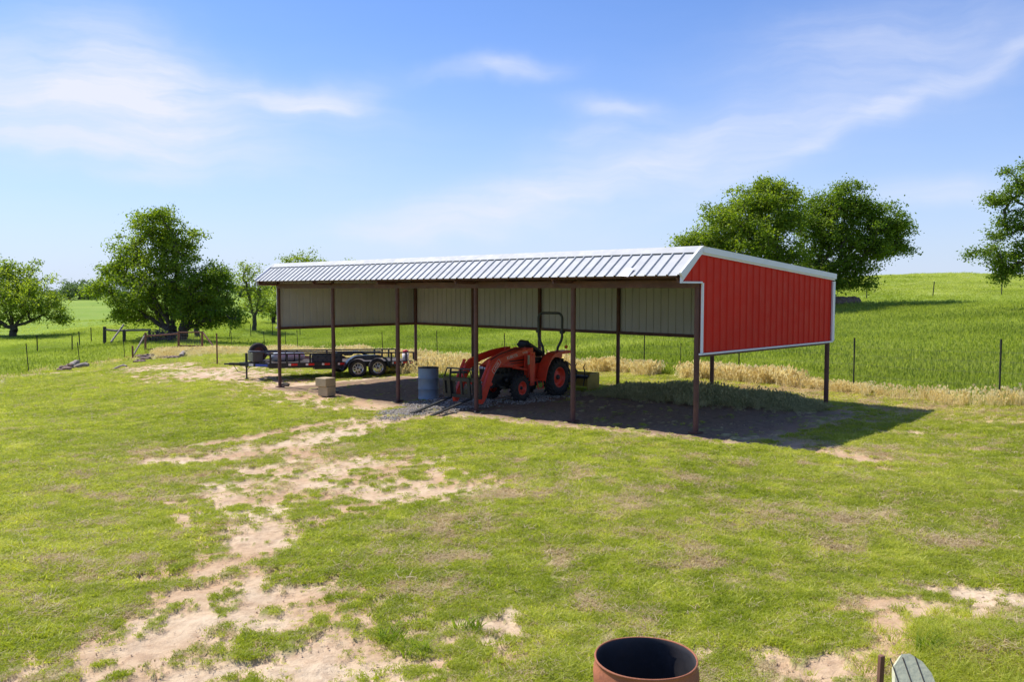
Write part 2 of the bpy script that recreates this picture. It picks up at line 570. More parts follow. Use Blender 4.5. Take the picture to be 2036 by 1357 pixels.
def zones(x, y):
    s, w = shed_sw(x, y)
    soil = blobs_field(x, y, SOIL_BLOBS)
    for pts, wd in SOIL_STROKES: soil = np.maximum(soil, stroke_field(x, y, pts, wd) * .95)
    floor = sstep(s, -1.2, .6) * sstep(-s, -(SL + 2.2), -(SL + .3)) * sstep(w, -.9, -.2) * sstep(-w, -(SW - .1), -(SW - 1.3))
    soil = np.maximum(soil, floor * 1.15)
    b = beyond(x, y)
    yard = sstep(-b, -.3, .6)
    soil = soil * yard
    n1 = fbm(x, y, 1.3, 5, 21, .66); n2 = fbm(x, y, .33, 3, 33); n3 = fbm(x, y, 5.2, 4, 41, .7)
    bare = sstep(soil * 1.05 + (n1 - .5) * 1.5 + (n3 - .5) * 3.6, .455, .56) * sstep(soil, .05, .3)
    dry = blobs_field(x, y, DRY_BLOBS)
    dry = np.clip(dry * 1.0 + (fbm(x, y, 1.9, 5, 77, .7) - .5) * 3.6 - .30 + soil * .55, 0, 1)
    gravel = blobs_field(x, y, [(905, 800, 85, 13, .9), (820, 818, 70, 8, .8), (1060, 790, 60, 10, .55), (1000, 800, 60, 8, .5), (780, 830, 50, 6, .5)])
    gravel = sstep(gravel + (n1 - .5) * .8, .3, .6) * yard
    # straw coloured verge on the yard side of the fence
    verge = np.exp(-((b + 1.0) / 1.5) ** 2) * sstep(fbm(x, y, .7, 3, 91), .25, .5) * .8
    left = np.arctan2(x, y) < -.19
    verge = np.where(left, np.exp(-((b + 1.6) / 2.2) ** 2) * sstep(x + y * .5, -2, 1.0), verge)
    far = sstep(b, 0, 1.0)
    return dict(bare=bare, dry=dry, gravel=gravel, verge=verge, far=far, soil=soil, floor=floor, b=b, s=s, w=w)


def build_ground():
    az = np.concatenate([np.linspace(-math.pi, -.78, 40)[:-1], np.linspace(-.78, .78, 620), np.linspace(.78, math.pi, 40)[1:-1]])
    r = np.exp(np.concatenate([np.linspace(math.log(.04), math.log(5.5), 14)[:-1], np.linspace(math.log(5.5), math.log(45), 340)[:-1], np.linspace(math.log(45), math.log(330), 150), np.linspace(math.log(380), math.log(3000), 12)]))
    A, Rr = np.meshgrid(az, r)
    X, Y = np.sin(A) * Rr, np.cos(A) * Rr
    Z = ground_z(X, Y)
    fx = X.ravel(); fy = Y.ravel()
    zn = zones(fx, fy)
    Zf = Z.ravel()
    near = sstep(-np.hypot(fx, fy), -40, -20)
    Zf = Zf - .035 * zn['bare'] * near + (fbm(fx, fy, 2.6, 5, 3) - .5) * .09 * zn['bare'] * near + zn['gravel'] * .02
    Zf = Zf - 3.0 * sstep(np.hypot(fx, fy), 330, 3000) * 2
    na, nr = len(az), len(r)
    idx = np.arange(na * nr).reshape(nr, na)
    nxt = np.roll(idx, -1, axis=1)
    F = np.stack([idx[:-1], nxt[:-1], nxt[1:], idx[1:]], -1).reshape(-1, 4)
    V = np.stack([fx, fy, Zf], -1)
    c = len(V)
    V = np.vstack([V, [[0, 0, gz(0, .5)]]])
    t = NT('ground_soil_and_turf')
    P = t.pos()
    gb, gd, gg, gf, gv = (t.attr(k) for k in ('bare', 'dry', 'gravel', 'far', 'verge'))
    n_f = t.noise(9, 6, .65, vec=P); n_c = t.noise(.7, 4, vec=P); n_ff = t.noise(55, 4, .7, vec=P)
    sand = t.mix(t.ramp(n_c, .38, .62), (.67, .52, .35), (.53, .35, .205))
    sand = t.mix(t.ramp(n_f, .42, .72, 0, .55), sand, (.30, .17, .10))
    sand = t.mix(t.ramp(n_ff, .55, .7, 0, .35), sand, (.72, .57, .42))
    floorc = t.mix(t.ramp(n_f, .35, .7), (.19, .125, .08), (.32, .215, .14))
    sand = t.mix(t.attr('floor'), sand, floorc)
    green = t.mix(t.ramp(n_f, .3, .7), (.20, .20, .05), (.34, .33, .10))
    straw = t.mix(t.ramp(n_ff, .35, .65), (.46, .36, .18), (.64, .53, .31))
    turf = t.mix(t.ramp(gd, .25, .85, 0, .9), green, straw)
    vor = t.n.new('ShaderNodeTexVoronoi'); vor.inputs['Scale'].default_value = 34
    t.l.new(P, vor.inputs['Vector'])
    grc = t.mix(t.ramp(vor.outputs['Distance'], .1, .6), (.40, .36, .31), (.17, .14, .11))
    grc = t.mix(.25, grc, vor.outputs['Color'], 'MULTIPLY')
    big = t.noise(.045, 4, vec=P); mid = t.noise(.5, 5, .65, vec=P)
    field = t.mix(t.ramp(big, .35, .65), (.17, .28, .03), (.25, .35, .045))
    field = t.mix(t.ramp(mid, .4, .75, 0, .6), field, (.32, .36, .09))
    field = t.mix(t.ramp(n_f, .3, .8, 0, .5), field, (.13, .20, .025))
    hill = t.mix(t.ramp(mid, .35, .7), (.36, .38, .12), (.22, .29, .05))
    field = t.mix(t.attr('upland'), field, hill)
    c1 = t.mix(gb, turf, sand)
    c1 = t.mix(gv, c1, (.60, .48, .20))
    c1 = t.mix(gg, c1, grc)
    c1 = t.mix(gf, c1, field)
    t.set(t.p.inputs['Base Color'], c1)
    t.p.inputs['Roughness'].default_value = .95
    t.p.inputs['Specular IOR Level'].default_value = .15
    t.bump(t.math('ADD', t.math('MULTIPLY', n_f, 1.0), t.math('MULTIPLY', n_ff, .35)), .75, .05)
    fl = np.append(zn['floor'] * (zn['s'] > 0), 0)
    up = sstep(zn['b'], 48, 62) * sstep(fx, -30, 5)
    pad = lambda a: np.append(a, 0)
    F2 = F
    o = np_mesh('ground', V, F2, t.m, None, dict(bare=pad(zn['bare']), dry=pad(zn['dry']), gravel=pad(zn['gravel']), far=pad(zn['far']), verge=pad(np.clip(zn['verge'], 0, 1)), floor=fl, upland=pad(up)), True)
    tag(o, kind='structure')
    return o


build_ground()

# ------------------------------------------------------------------ material library
M = {}
M['post'] = paint('oxide_primer_steel', (.105, .040, .031), .6, 0, .3, 2.5, (.20, .09, .05), .5)
M['roof'] = paint('galvalume_roof', (.44, .445, .45), .68, .0, .07, 1.2, (.36, .35, .34), .3)
M['trim'] = paint('white_trim_metal', (.74, .74, .80), .4, 0, .05, 1.5)
M['red'] = paint('red_siding', (.62, .030, .016), .6, 0, .08, .8)
M['liner'] = paint('grey_siding_back', (.49, .48, .475), .6, 0, .08, 1.0)
M['under'] = paint('roof_underside', (.30, .29, .27), .55, .1, .12, 1.0)
M['black'] = paint('black_paint', (.018, .02, .024), .4, 0, .3, 4, (.12, .10, .08), .25)
M['bluegrey'] = paint('fender_black_blue', (.035, .05, .075), .3, .1, .3, 3)
M['rubber'] = paint('tyre_rubber', (.03, .029, .03), .85, 0, .3, 8, (.14, .11, .08), .45, .3, 60)
M['orange'] = paint('tractor_orange', (.80, .060, .026), .42, 0, .15, 3, (.25, .13, .08), .3)
M['dark'] = paint('dark_machinery', (.03, .032, .036), .55, .2, .4, 7, (.1, .08, .06), .3)
M['chrome'] = paint('bright_steel', (.55, .56, .58), .3, .9, .15, 8)
M['rope'] = paint('rollbar_grey', (.05, .06, .065), .45, 0, .2, 5)
M['seat'] = paint('black_vinyl', (.02, .022, .03), .5, 0, .2, 6)
M['bluedrum'] = paint('blue_drum_paint', (.17, .235, .32), .5, .1, .2, 2.5, (.20, .13, .09), .45)
M['rust'] = paint('rusted_drum', (.36, .125, .06), .75, .1, .3, 5, (.17, .06, .035), .6, .3, 50)
M['soot'] = paint('sooty_drum_inside', (.035, .033, .036), .7, 0, .5, 3, (.10, .07, .06), .4)
M['yellow'] = paint('yellow_scraper', (.36, .26, .05), .7, 0, .2, 4, (.22, .13, .06), .5)
M['tpost'] = paint('green_t_post', (.028, .034, .024), .7, .2, .3, 5, (.13, .06, .04), .4)
M['wire'] = paint('fence_wire', (.12, .11, .10), .7, .2, .2, 3)
M['rustpipe'] = paint('rusty_pipe', (.21, .10, .065), .8, .1, .35, 5, (.12, .05, .035), .5)
M['bark'] = paint('tree_bark', (.095, .075, .058), .95, 0, .4, 3, None, 0, .6, 14)
M['oldwood'] = paint('weathered_timber', (.27, .22, .17), .9, 0, .35, 6, (.12, .1, .08), .5, .5, 30)
M['darkwood'] = paint('dark_timber', (.07, .055, .045), .9, 0, .35, 4, None, 0, .5, 30)
M['deadwood'] = paint('dead_wood', (.32, .27, .23), .9, 0, .4, 5, (.1, .08, .07), .6, .5, 20)
M['stone'] = paint('field_stone', (.27, .18, .14), .95, 0, .35, 4, (.12, .08, .06), .5, .6, 20)
M['beige'] = paint('beige_block', (.46, .35, .21), .8, 0, .15, 4, (.22, .16, .1), .4, .2, 40)
M['lens_w'] = paint('white_sticker', (.75, .75, .74), .4)
M['lens_r'] = paint('red_reflector', (.60, .02, .015), .3, 0, .1)
M['lens_o'] = paint('orange_reflector', (.75, .16, .02), .3, 0, .1)
M['sticker_b'] = paint('blue_sticker', (.05, .09, .42), .4)
M['tank'] = paint('pale_tank', (.42, .48, .55), .4, .1, .2, 4, (.2, .2, .2), .4)
M['toolbox'] = paint('grey_toolbox', (.085, .085, .09), .4, .3, .15, 4)
M['glass'] = paint('headlamp_glass', (.62, .66, .72), .12, .3, .05)
M['greenboard'] = paint('weathered_green_board', (.56, .55, .37), .9, 0, .15, 6, (.28, .27, .2), .5, .4, 40)


# ------------------------------------------------------------------ shed
def ribbed(x0, x1, zfun0, zfun1, pitch=.256, rib=.045, depth=.022, off=0.0, sign=1):
    """profile columns along x between two z-functions -> (verts, faces) with ribs standing out in +y*sign"""
    xs = []
    x = x0 + off
    pts = [(x0, 0)]
    while x < x1 - rib:
        if x > x0 + 1e-3:
            pts += [(x, 0), (x + rib * .28, depth), (x + rib * .72, depth), (x + rib, 0)]
        x += pitch
    pts.append((x1, 0))
    return [(a, b * sign) for a, b in pts]


def build_shed():
    gl = gz(*SA)
    root = empty('open_shed', (SA[0], SA[1], gl), SH_T, 'long open-fronted metal shed with red gable panel, pale ribbed roof and brown steel posts', 'shed')
    z0 = CAMZ - gl                       # local height of camera level
    H = z0 - 1.28
    FE, RI, BE = (-.741, z0 + .277), (-.055, z0 + .797), (SW + .10, z0 + .325)
    G = .115
    def roofz(w):
        if w < RI[0]: return FE[1] + (w - FE[0]) / (RI[0] - FE[0]) * (RI[1] - FE[1])
        return RI[1] + (w - RI[0]) / (BE[0] - RI[0]) * (BE[1] - RI[1])
    # posts
    for row, w in ((0, 0.0), (1, SW)):
        for i in range(6):
            s = SL * i / 5
            X = SA + SD * s + SN * w
            b = gz(*X) - gl
            top = roofz(w) - .16 if row else z0 + .02
            m = MB()
            m.tube([(s, w, b - .1), (s, w, top)], .057, 16)
            m.build('post', M['post'], root)
            mm = MB(); mm.box((s, w, b + .0), (.22, .22, .03)); mm.build('base_plate', M['post'], root)
    # beams
    m = MB(); m.box((SL / 2, 0, z0 + .095), (SL + .12, .10, .15)); m.build('front_beam', M['post'], root)
    m = MB(); m.box((SL / 2, SW - .0, roofz(SW) - .115), (SL + .12, .08, .12)); m.build('rear_beam', M['post'], root)
    m = MB(); m.box((SL / 2, SW + .005, H - .03), (SL + .1, .06, .09)); m.build('rear_girt', M['post'], root)
    for s in (0, SL):
        m = MB(); m.box((s, SW / 2, H - .03), (.06, SW - .1, .09)); m.build('side_girt', M['post'], root)
    # rafters
    for i in range(6):
        s = SL * i / 5
        m = MB()
        m.bar((s, -.02, roofz(0) - .16), (s, SW, roofz(SW) - .16), .055, .11)
        m.bar((s, -.70, roofz(-.70) - .13), (s, -.06, roofz(-.06) - .15), .05, .09)
        m.bar((s, 0, z0 + .16), (s, 0, roofz(0) - .18), .05, .09)
        m.bar((s, -.68, z0 + .155), (s, -.05, z0 + .155), .05, .06)
        m.build('rafter', M['post'], root)
    for w in (-.58, -.12, .9, 2.1, 3.3, 4.5, 5.6):
        m = MB(); m.bar((-.05, w, roofz(w) - .062), (SL + .05, w, roofz(w) - .062), .06, .07); m.build('purlin', M['post'], root)
    m = MB(); m.box((SL / 2, -.60, z0 + .25), (SL + .1, .05, .07)); m.build('eave_girt', M['post'], root)
    # roof sheets (ribs run up the slope)
    def slope(p, q, name, ext):
        prof = ribbed(-G - .02, SL + G + .02, None, None, .256, .06, .028)
        d = Vector((0, q[0] - p[0], q[1] - p[1])); n = Vector((0, -d.z, d.y)).normalized()
        if n.z < 0: n = -n
        vs, fs = [], []
        for (x, h) in prof:
            for e in (p, q):
                for th in (0, -.006):
                    vs.append((x, e[0] + n.y * (h + th), e[1] + n.z * (h + th)))
        for i in range(len(prof) - 1):
            a = i * 4; b = a + 4
            fs += [(a, b, b + 2, a + 2), (a + 1, a + 3, b + 3, b + 1), (a, a + 1, b + 1, b), (a + 2, b + 2, b + 3, a + 3)]
        e = (len(prof) - 1) * 4
        fs += [(0, 2, 3, 1), (e, e + 1, e + 3, e + 2)]
        return MB().add(vs, fs).build(name, M['roof'], root)
    slope((FE[0] - .03, FE[1] - .02), RI, 'roof_front_slope', 0)
    slope(RI, (BE[0] + .05, BE[1] - .005), 'roof_rear_slope', 0)
    # ridge cap
    m = MB()
    t1 = (FE[1] - RI[1]) / (FE[0] - RI[0]); t2 = (BE[1] - RI[1]) / (BE[0] - RI[0])
    a = (RI[0] - .16, RI[1] - .16 * t1 + .042); b = (RI[0], RI[1] + .048); c = (RI[0] + .18, RI[1] + .18 * t2 + .042)
    for (p, q) in ((a, b), (b, c)):
        m.add([(-G - .05, p[0], p[1]), (SL + G + .05, p[0], p[1]), (SL + G + .05, q[0], q[1]), (-G - .05, q[0], q[1]),
               (-G - .05, p[0], p[1] - .006), (SL + G + .05, p[0], p[1] - .006), (SL + G + .05, q[0], q[1] - .006), (-G - .05, q[0], q[1] - .006)],
              [(0, 1, 2, 3), (7, 6, 5, 4), (0, 4, 5, 1), (3, 2, 6, 7), (0, 3, 7, 4), (1, 5, 6, 2)])
    m.build('ridge_cap', M['roof'], root)
    # rear wall, ribs outwards (grey liner side in, red outside)
    def wall(prof, lo, hi, place, nm):
        """two skins: outside red, inside grey"""
        obs = []
        for skin, (th, mat, sfx) in enumerate(((.0, M['red'], nm), (-.004, M['liner'], nm + '_liner'))):
            vs, fs = [], []
            for (x, h) in prof:
                vs += [place(x, h + th, lo(x)), place(x, h + th, hi(x))]
            for i in range(len(prof) - 1):
                fs.append((2 * i, 2 * i + 2, 2 * i + 3, 2 * i + 1))
            MB().add(vs, fs).build(sfx, mat, root)
    prof = ribbed(-.06, SL + .06, None, None, .256, .045, .022)
    wall(prof, lambda x: H - .02, lambda x: roofz(SW + .05) - .03, lambda x, h, z: (x, SW + .065 + h, z), 'rear_wall')
    # gable walls
    def glo(w): return H if w > -.005 else z0 + .12
    def ghi(w): return roofz(w) - .035
    pr = ribbed(-.72, SW + .06, None, None, .26, .05, .022, off=.12)
    # split points so the notch and the ridge are exact
    def refine(pr, cuts):
        out = []
        for (a, b) in zip(pr[:-1], pr[1:]):
            out.append(a)
            for c in cuts:
                if a[0] < c < b[0] - 1e-4:
                    t = (c - a[0]) / (b[0] - a[0]); out.append((c, a[1] + t * (b[1] - a[1])))
        out.append(pr[-1]); return out
    pr = refine(pr, [-.0101, -.004, RI[0]])
    for sx, x0 in ((1, SL + .075), (-1, -.075)):
        wall(pr, glo, ghi, lambda w, h, z: (x0 + sx * h, w, z), 'gable_wall')
        xo = x0 + sx * .028
        # rake trim
        m = MB()
        for p, q in (((FE[0] - .02, FE[1]), RI), (RI, (BE[0] + .02, BE[1]))):
            m.bar((xo + sx * .02, p[0], p[1] - .02), (xo + sx * .02, q[0], q[1] - .02), .05, .125)
        m.build('rake_trim', M['trim'], root)
        m = MB()
        for p, q in (((FE[0] + .03, FE[1] - .02), RI), (RI, (BE[0] - .0, BE[1]))):
            m.bar((xo + sx * .004, p[0], p[1] - .10), (xo + sx * .004, q[0], q[1] - .10), .02, .04)
        m.build('rake_moulding', M['trim'], root)
        m = MB(); m.box((xo + sx * .01, SW + .035, (H + roofz(SW)) / 2 - .07), (.04, .12, roofz(SW) - H - .16)); m.build('corner_trim', M['trim'], root)
        m = MB(); m.box((xo, .02, (H + z0 + .12) / 2), (.035, .05, z0 + .12 - H)); m.build('corner_trim', M['trim'], root)
        m = MB(); m.box((xo, SW / 2 + .0, H - .008), (.035, SW + .12, .035)); m.build('sill_trim', M['trim'], root)
        m = MB(); m.box((xo, -.345, z0 + .128), (.035, .68, .035)); m.box((xo, -.715, z0 + .17), (.035, .05, .12)); m.build('notch_trim', M['trim'], root)
    # bent flashing lifted at the front eave
    m = MB(); m.add([(SL - 1.35, -.80, FE[1] + .0), (SL - 1.1, -.80, FE[1] - .03), (SL - 1.08, -.62, FE[1] + .14), (SL - 1.3, -.60, FE[1] + .16), (SL - 1.2, -.70, FE[1] + .11)], [(0, 1, 4), (1, 2, 4), (2, 3, 4), (3, 0, 4)])
    m.build('loose_flashing', M['trim'], root)


build_shed()


# ------------------------------------------------------------------ fences
def up_from(u0, v0, u1, v1, Y):
    """leaning post: base/top offsets in metres"""
    return (u1 - u0) / FPX * Y, (v0 - v1) / FPX * Y


def near_fence():
    p0 = NEARF[1]
    root = empty('wire_fence', (p0[0], p0[1], gz(*p0)), 0, 'thin wire fence on dark metal posts running behind the shed between yard and pasture', 'fence')
    off = Vector((-p0[0], -p0[1], -gz(*p0)))
    tops = []
    lean = {1: 0, 2: 0, 6: -.05, 7: -.05, 8: -.05, 9: -.07, 10: 0, 11: -.09, 12: -.09, 15: -.06, 16: -.14, 17: -.1}
    for i, p in enumerate(NEARF):
        g = gz(*p)
        hgt = (1.50 if i < 7 else 1.38) + .04 * math.sin(i * 2.3)
        ln = lean.get(i, .02 * math.sin(i * 5))
        a = Vector((p[0], p[1], g - .2)) + off; b = Vector((p[0] + ln, p[1], g + hgt)) + off
        if i in (13, 14): a = b = None
        else:
            m = MB(); m.bar(a, b, .045, .012); m.bar(a + Vector((0, -.018, 0)), b + Vector((0, -.018, 0)), .012, .035)
            m.bar(b - (b - a) * .13, b, .052, .02)
            m.build('post', M['tpost'], root)
        tops.append((p, g, ln))
    for hh in (.45, .75, 1.0, 1.22):
        m = MB()
        pts = []
        for (p, g, ln) in tops:
            pts.append(Vector((p[0] + ln * hh / 1.3, p[1] - .02, g + hh)) + off)
        for a, b in zip(pts[:-1], pts[1:]):
            mid = (a + b) / 2 - Vector((0, 0, .03))
            m.tube([a, mid, b], .0018, 4)
        m.build('wire', M['wire'], root)
    # thin intermediate post seen under the gable
    q = NEARF[3] * .42 + NEARF[4] * .58
    m = MB(); a = Vector((q[0], q[1], gz(*q) - .1)) + off; m.bar(a, a + Vector((0, 0, 1.2)), .02, .02); m.build('stay', M['tpost'], root)


near_fence()


def far_fence(us, label, name='wire_fence'):
    p0 = np.array([(us[0][0] - CX) / FPX * us[0][1], us[0][1]])
    g0 = gz(*p0)
    root = empty(name, (p0[0], p0[1], g0), 0, label, 'fence', None)
    off = Vector((-p0[0], -p0[1], -g0))
    prev = None
    wires = [MB() for _ in range(3)]
    for (u, Y, ln) in us:
        x = (u - CX) / FPX * Y; g = gz(x, Y)
        a = Vector((x, Y, g - .2)) + off; b = Vector((x + ln, Y, g + 1.28)) + off
        MB().bar(a, b, .07, .05).build('post', M['tpost'], root)
        if prev:
            for m, k in zip(wires, (.4, .75, 1.1)):
                m.tube([prev[0] + Vector((prev[1] * k / 1.3, 0, .2 + k)), a + Vector((ln * k / 1.3, 0, .2 + k))], .004, 3)
        prev = (a, ln)
    for m in wires: m.build('wire', M['wire'], root)


far_fence([(455, 80, .14), (498, 82, 0), (541, 84, .05), (596, 84, 0), (703, 85, 0), (786, 85, 0), (865, 84, .02), (960, 84, 0), (1050, 83, 0), (1140, 82, 0), (1230, 81, .03), (1330, 80, 0), (1430, 80, 0), (1530, 75, 0), (1625, 71, 0), (1722, 70.5, .03), (1853, 70.5, .12), (1990, 70, 0), (2120, 70, 0)],
          'distant fence of small dark posts crossing the hillside behind the lush pasture')
far_fence([(72, 62, 0), (141, 60, .03), (157, 66, -.05), (180, 72, 0)], 'short run of dark posts in the field beside the left tree', 'wire_fence')


def pipe_gate():
    Y = 57.5
    def q(u, v, Y=Y): return Vector(P3(u, v, Y))
    base = hit(289, 701); g = q(289, 701)
    root = empty('gate_brace', (g.x, g.y, g.z), 0, 'rusty pipe gate frame with mesh infill and slanted braces in front of the big tree', 'gate')
    o = -g
    Yr = 60.0
    a0, a1 = q(289, 702), q(289, 662); b0, b1 = q(355, 698, 58.7), q(355, 659, 58.7); c0, c1 = q(402, 696, Yr), q(402, 659.5, Yr)
    for p, t in ((a0, a1), (b0, b1), (c0, c1)):
        MB().tube([p + o - Vector((0, 0, .2)), t + o], .075, 10).build('post', M['rustpipe'], root)
    for p, t in ((q(289, 669), q(355, 664, 58.7)), (q(290, 696), q(354, 690, 58.7)), (q(355, 661.5, 58.7), q(402, 661, Yr)), (q(355, 688, 58.7), q(402, 688.5, Yr))):
        MB().tube([p + o, t + o], .05, 8).build('rail', M['rustpipe'], root)
    MB().tube([q(287.5, 668) + o, q(264, 709, 55) + o], .055, 8).build('brace', M['oldwood'], root)
    MB().tube([q(403, 661, Yr) + o, q(428, 694, 59) + o], .055, 8).build('brace', M['rustpipe'], root)
    m = MB()
    for k in range(1, 9):
        t = k / 9; x = q(355, 662, 58.7).lerp(q(402, 661, Yr), t); y = q(355, 688, 58.7).lerp(q(402, 688.5, Yr), t)
        m.tube([x + o, y + o], .008, 4)
    for k in range(1, 6):
        t = k / 6; x = q(355, 662, 58.7).lerp(q(355, 688, 58.7), t); y = q(402, 661, Yr).lerp(q(402, 688.5, Yr), t)
        m.tube([x + o, y + o], .008, 4)
    for k in range(1, 12):
        t = k / 12; x = q(290, 669).lerp(q(354, 664, 58.7), t); y = q(290, 696).lerp(q(354, 690, 58.7), t)
        m.tube([x + o, y + o], .006, 4)
    m.build('wire_mesh', M['wire'], root)
    # short rusty post by the brace foot
    s = q(264, 711, 53)
    r = MB().tube([(0, 0, -.1), (0, 0, .72)], .06, 8).build('fence_post', M['rustpipe'], None, tuple(s))
    tag(r, 'short rusty stub post at the foot of the slanted wooden brace', 'post')
    s = q(432, 725, 37); gg = gz(s.x, s.y)
    r = MB().bar((0, 0, -.1), (0, 0, 1.36), .05, .05).build('fence_post', M['rustpipe'], None, (s.x, s.y, gg))
    tag(r, 'tall thin rusty post standing alone in straw grass left of the trailer', 'post')


pipe_gate()


def corral():
    Y = 66
    def q(u, v, Y=Y): return Vector(P3(u, v, Y))
    g = q(208, 680)
    root = empty('corral_fence', tuple(g), 0, 'dark timber posts joined by a long grey pole, under the big tree at left', 'fence')
    o = -g
    for (u, vt, vb) in ((208, 650, 682), (247, 656, 680), (297, 657, 684)):
        MB().tube([q(u, vb + 2) + o, q(u, vt) + o], .13 if u < 290 else .1, 8).build('post', M['darkwood'], root)
    MB().tube([q(210, 656) + o, q(230, 658) + o, q(262, 657) + o, q(300, 656.5) + o], .09, 7).build('rail', M['oldwood'], root)
    MB().tube([q(246, 646, 65) + o, q(221, 680, 63) + o], .07, 7).build('brace', M['deadwood'], root)


corral()


# ------------------------------------------------------------------ wheels
def wheel(parent, c, Rr, w, rim_r, rim_mat, lugs=0, axis='y', spokes=0, side=1, name='wheel'):
    """tyre mesh with a rim child; axle along local y"""
    T = Matrix.Translation(Vector(c)) @ Matrix.Rotation(-math.pi / 2, 4, 'X')
    h = w / 2
    prof = [(rim_r, -h * .80), (rim_r + .02, -h * .92), ((rim_r + Rr) / 2, -h), (Rr - .05 * Rr / .4, -h * .92), (Rr - .012, -h * .62), (Rr, -h * .2), (Rr, h * .2), (Rr - .012, h * .62),
            (Rr - .05 * Rr / .4, h * .92), ((rim_r + Rr) / 2, h), (rim_r + .02, h * .92), (rim_r, h * .80)]
    m = MB().lathe(prof, 40, T, closed=True)
    for k in range(lugs):
        for s in (-1, 1):
            a = 2 * math.pi * (k + (.5 if s > 0 else 0)) / lugs
            d = math.pi * .62 / lugs * 2
            r1 = Rr + .022 * Rr / .5
            p = (math.cos(a) * r1, math.sin(a) * r1, 0.0)
            q = (math.cos(a + d) * (r1 - .02), math.sin(a + d) * (r1 - .02), s * h * .95)
            m.bar(p, q, .035 * Rr / .5, .055 * Rr / .5, up=(math.cos(a), math.sin(a), 0), M=T)
            q2 = (math.cos(a + d * 1.15) * (r1 - .09 * Rr / .5), math.sin(a + d * 1.15) * (r1 - .09 * Rr / .5), s * h * 1.0)
            m.bar(q, q2, .03 * Rr / .5, .05 * Rr / .5, up=(math.cos(a), math.sin(a), 0), M=T)
    if not lugs:
        for z in (-.25, .25):
            m.lathe([(Rr + .004, h * z - .012), (Rr + .004, h * z + .012)], 40, T)
    ty = m.build(name, M['rubber'], parent)
    r = MB()
    o = side
    if spokes:
        r.lathe([(rim_r, -h * .8), (rim_r, h * .8 * 1)], 36, T)
        r.lathe([(rim_r + .008, h * .84 * o), (rim_r - .012, h * .86 * o), (rim_r - .03, h * .6 * o)], 36, T)
        for k in range(spokes):
            a = 2 * math.pi * k / spokes
            r.bar((math.cos(a) * .05, math.sin(a) * .05, h * .42 * o), (math.cos(a) * (rim_r - .015), math.sin(a) * (rim_r - .015), h * .30 * o), .042, .02, up=(0, 0, 1), M=T)
        r.lathe([(0, h * .5 * o), (.05, h * .5 * o), (.085, h * .42 * o), (.09, h * .3 * o)], 20, T)
        hub = MB().lathe([(0, h * .95 * o), (.030, h * .93 * o), (.038, h * .5 * o)], 16, T)
        ro = r.build('rim', M['chrome'], ty); hub.build('hub', M['dark'], ty)
    else:
        r.lathe([(rim_r + .006, h * .80 * o), (rim_r - .012, h * .86 * o), (rim_r - .035, h * .55 * o), (rim_r - .05, h * .22 * o), (rim_r * .55, h * .10 * o), (rim_r * .42, h * .30 * o), (rim_r * .2, h * .32 * o), (0, h * .32 * o)], 36, T)
        r.lathe([(rim_r, -h * .8), (rim_r, h * .8)], 36, T)
        for k in range(6):
            a = 2 * math.pi * k / 6
            r.lathe([(0, .02), (.014, .02), (.014, 0)], 6, T @ Matrix.Translation((math.cos(a) * rim_r * .5, math.sin(a) * rim_r * .5, h * .2 * o)))
        r.build('rim', rim_mat, ty)
        MB().lathe([(0, h * .62 * o), (rim_r * .22, h * .6 * o), (rim_r * .27, h * .3 * o)], 16, T).build('hub', M['dark'], ty)
    return ty


def text_mesh(body, size, mat, parent, Mx, name='lettering', ext=.002):
    cu = bpy.data.curves.new('tmp_text', 'FONT'); cu.body = body; cu.size = size; cu.extrude = ext
    cu.align_x = 'CENTER'; cu.align_y = 'CENTER'
    to = bpy.data.objects.new('tmp_text', cu); COL.objects.link(to)
    bpy.context.view_layer.update()
    me = bpy.data.meshes.new_from_object(to.evaluated_get(bpy.context.evaluated_depsgraph_get()))
    bpy.data.objects.remove(to); bpy.data.curves.remove(cu)
    me.name = name; me.transform(Mx); me.materials.clear(); me.materials.append(mat)
    o = bpy.data.objects.new(name, me); COL.objects.link(o); o.parent = parent
    return o


def frame3(o, xdir, ydir):
    x = Vector(xdir).normalized(); y = Vector(ydir); y = (y - x * y.dot(x)).normalized(); z = x.cross(y)
    T = Matrix((x, y, z)).transposed().to_4x4(); T.translation = Vector(o)
    return T


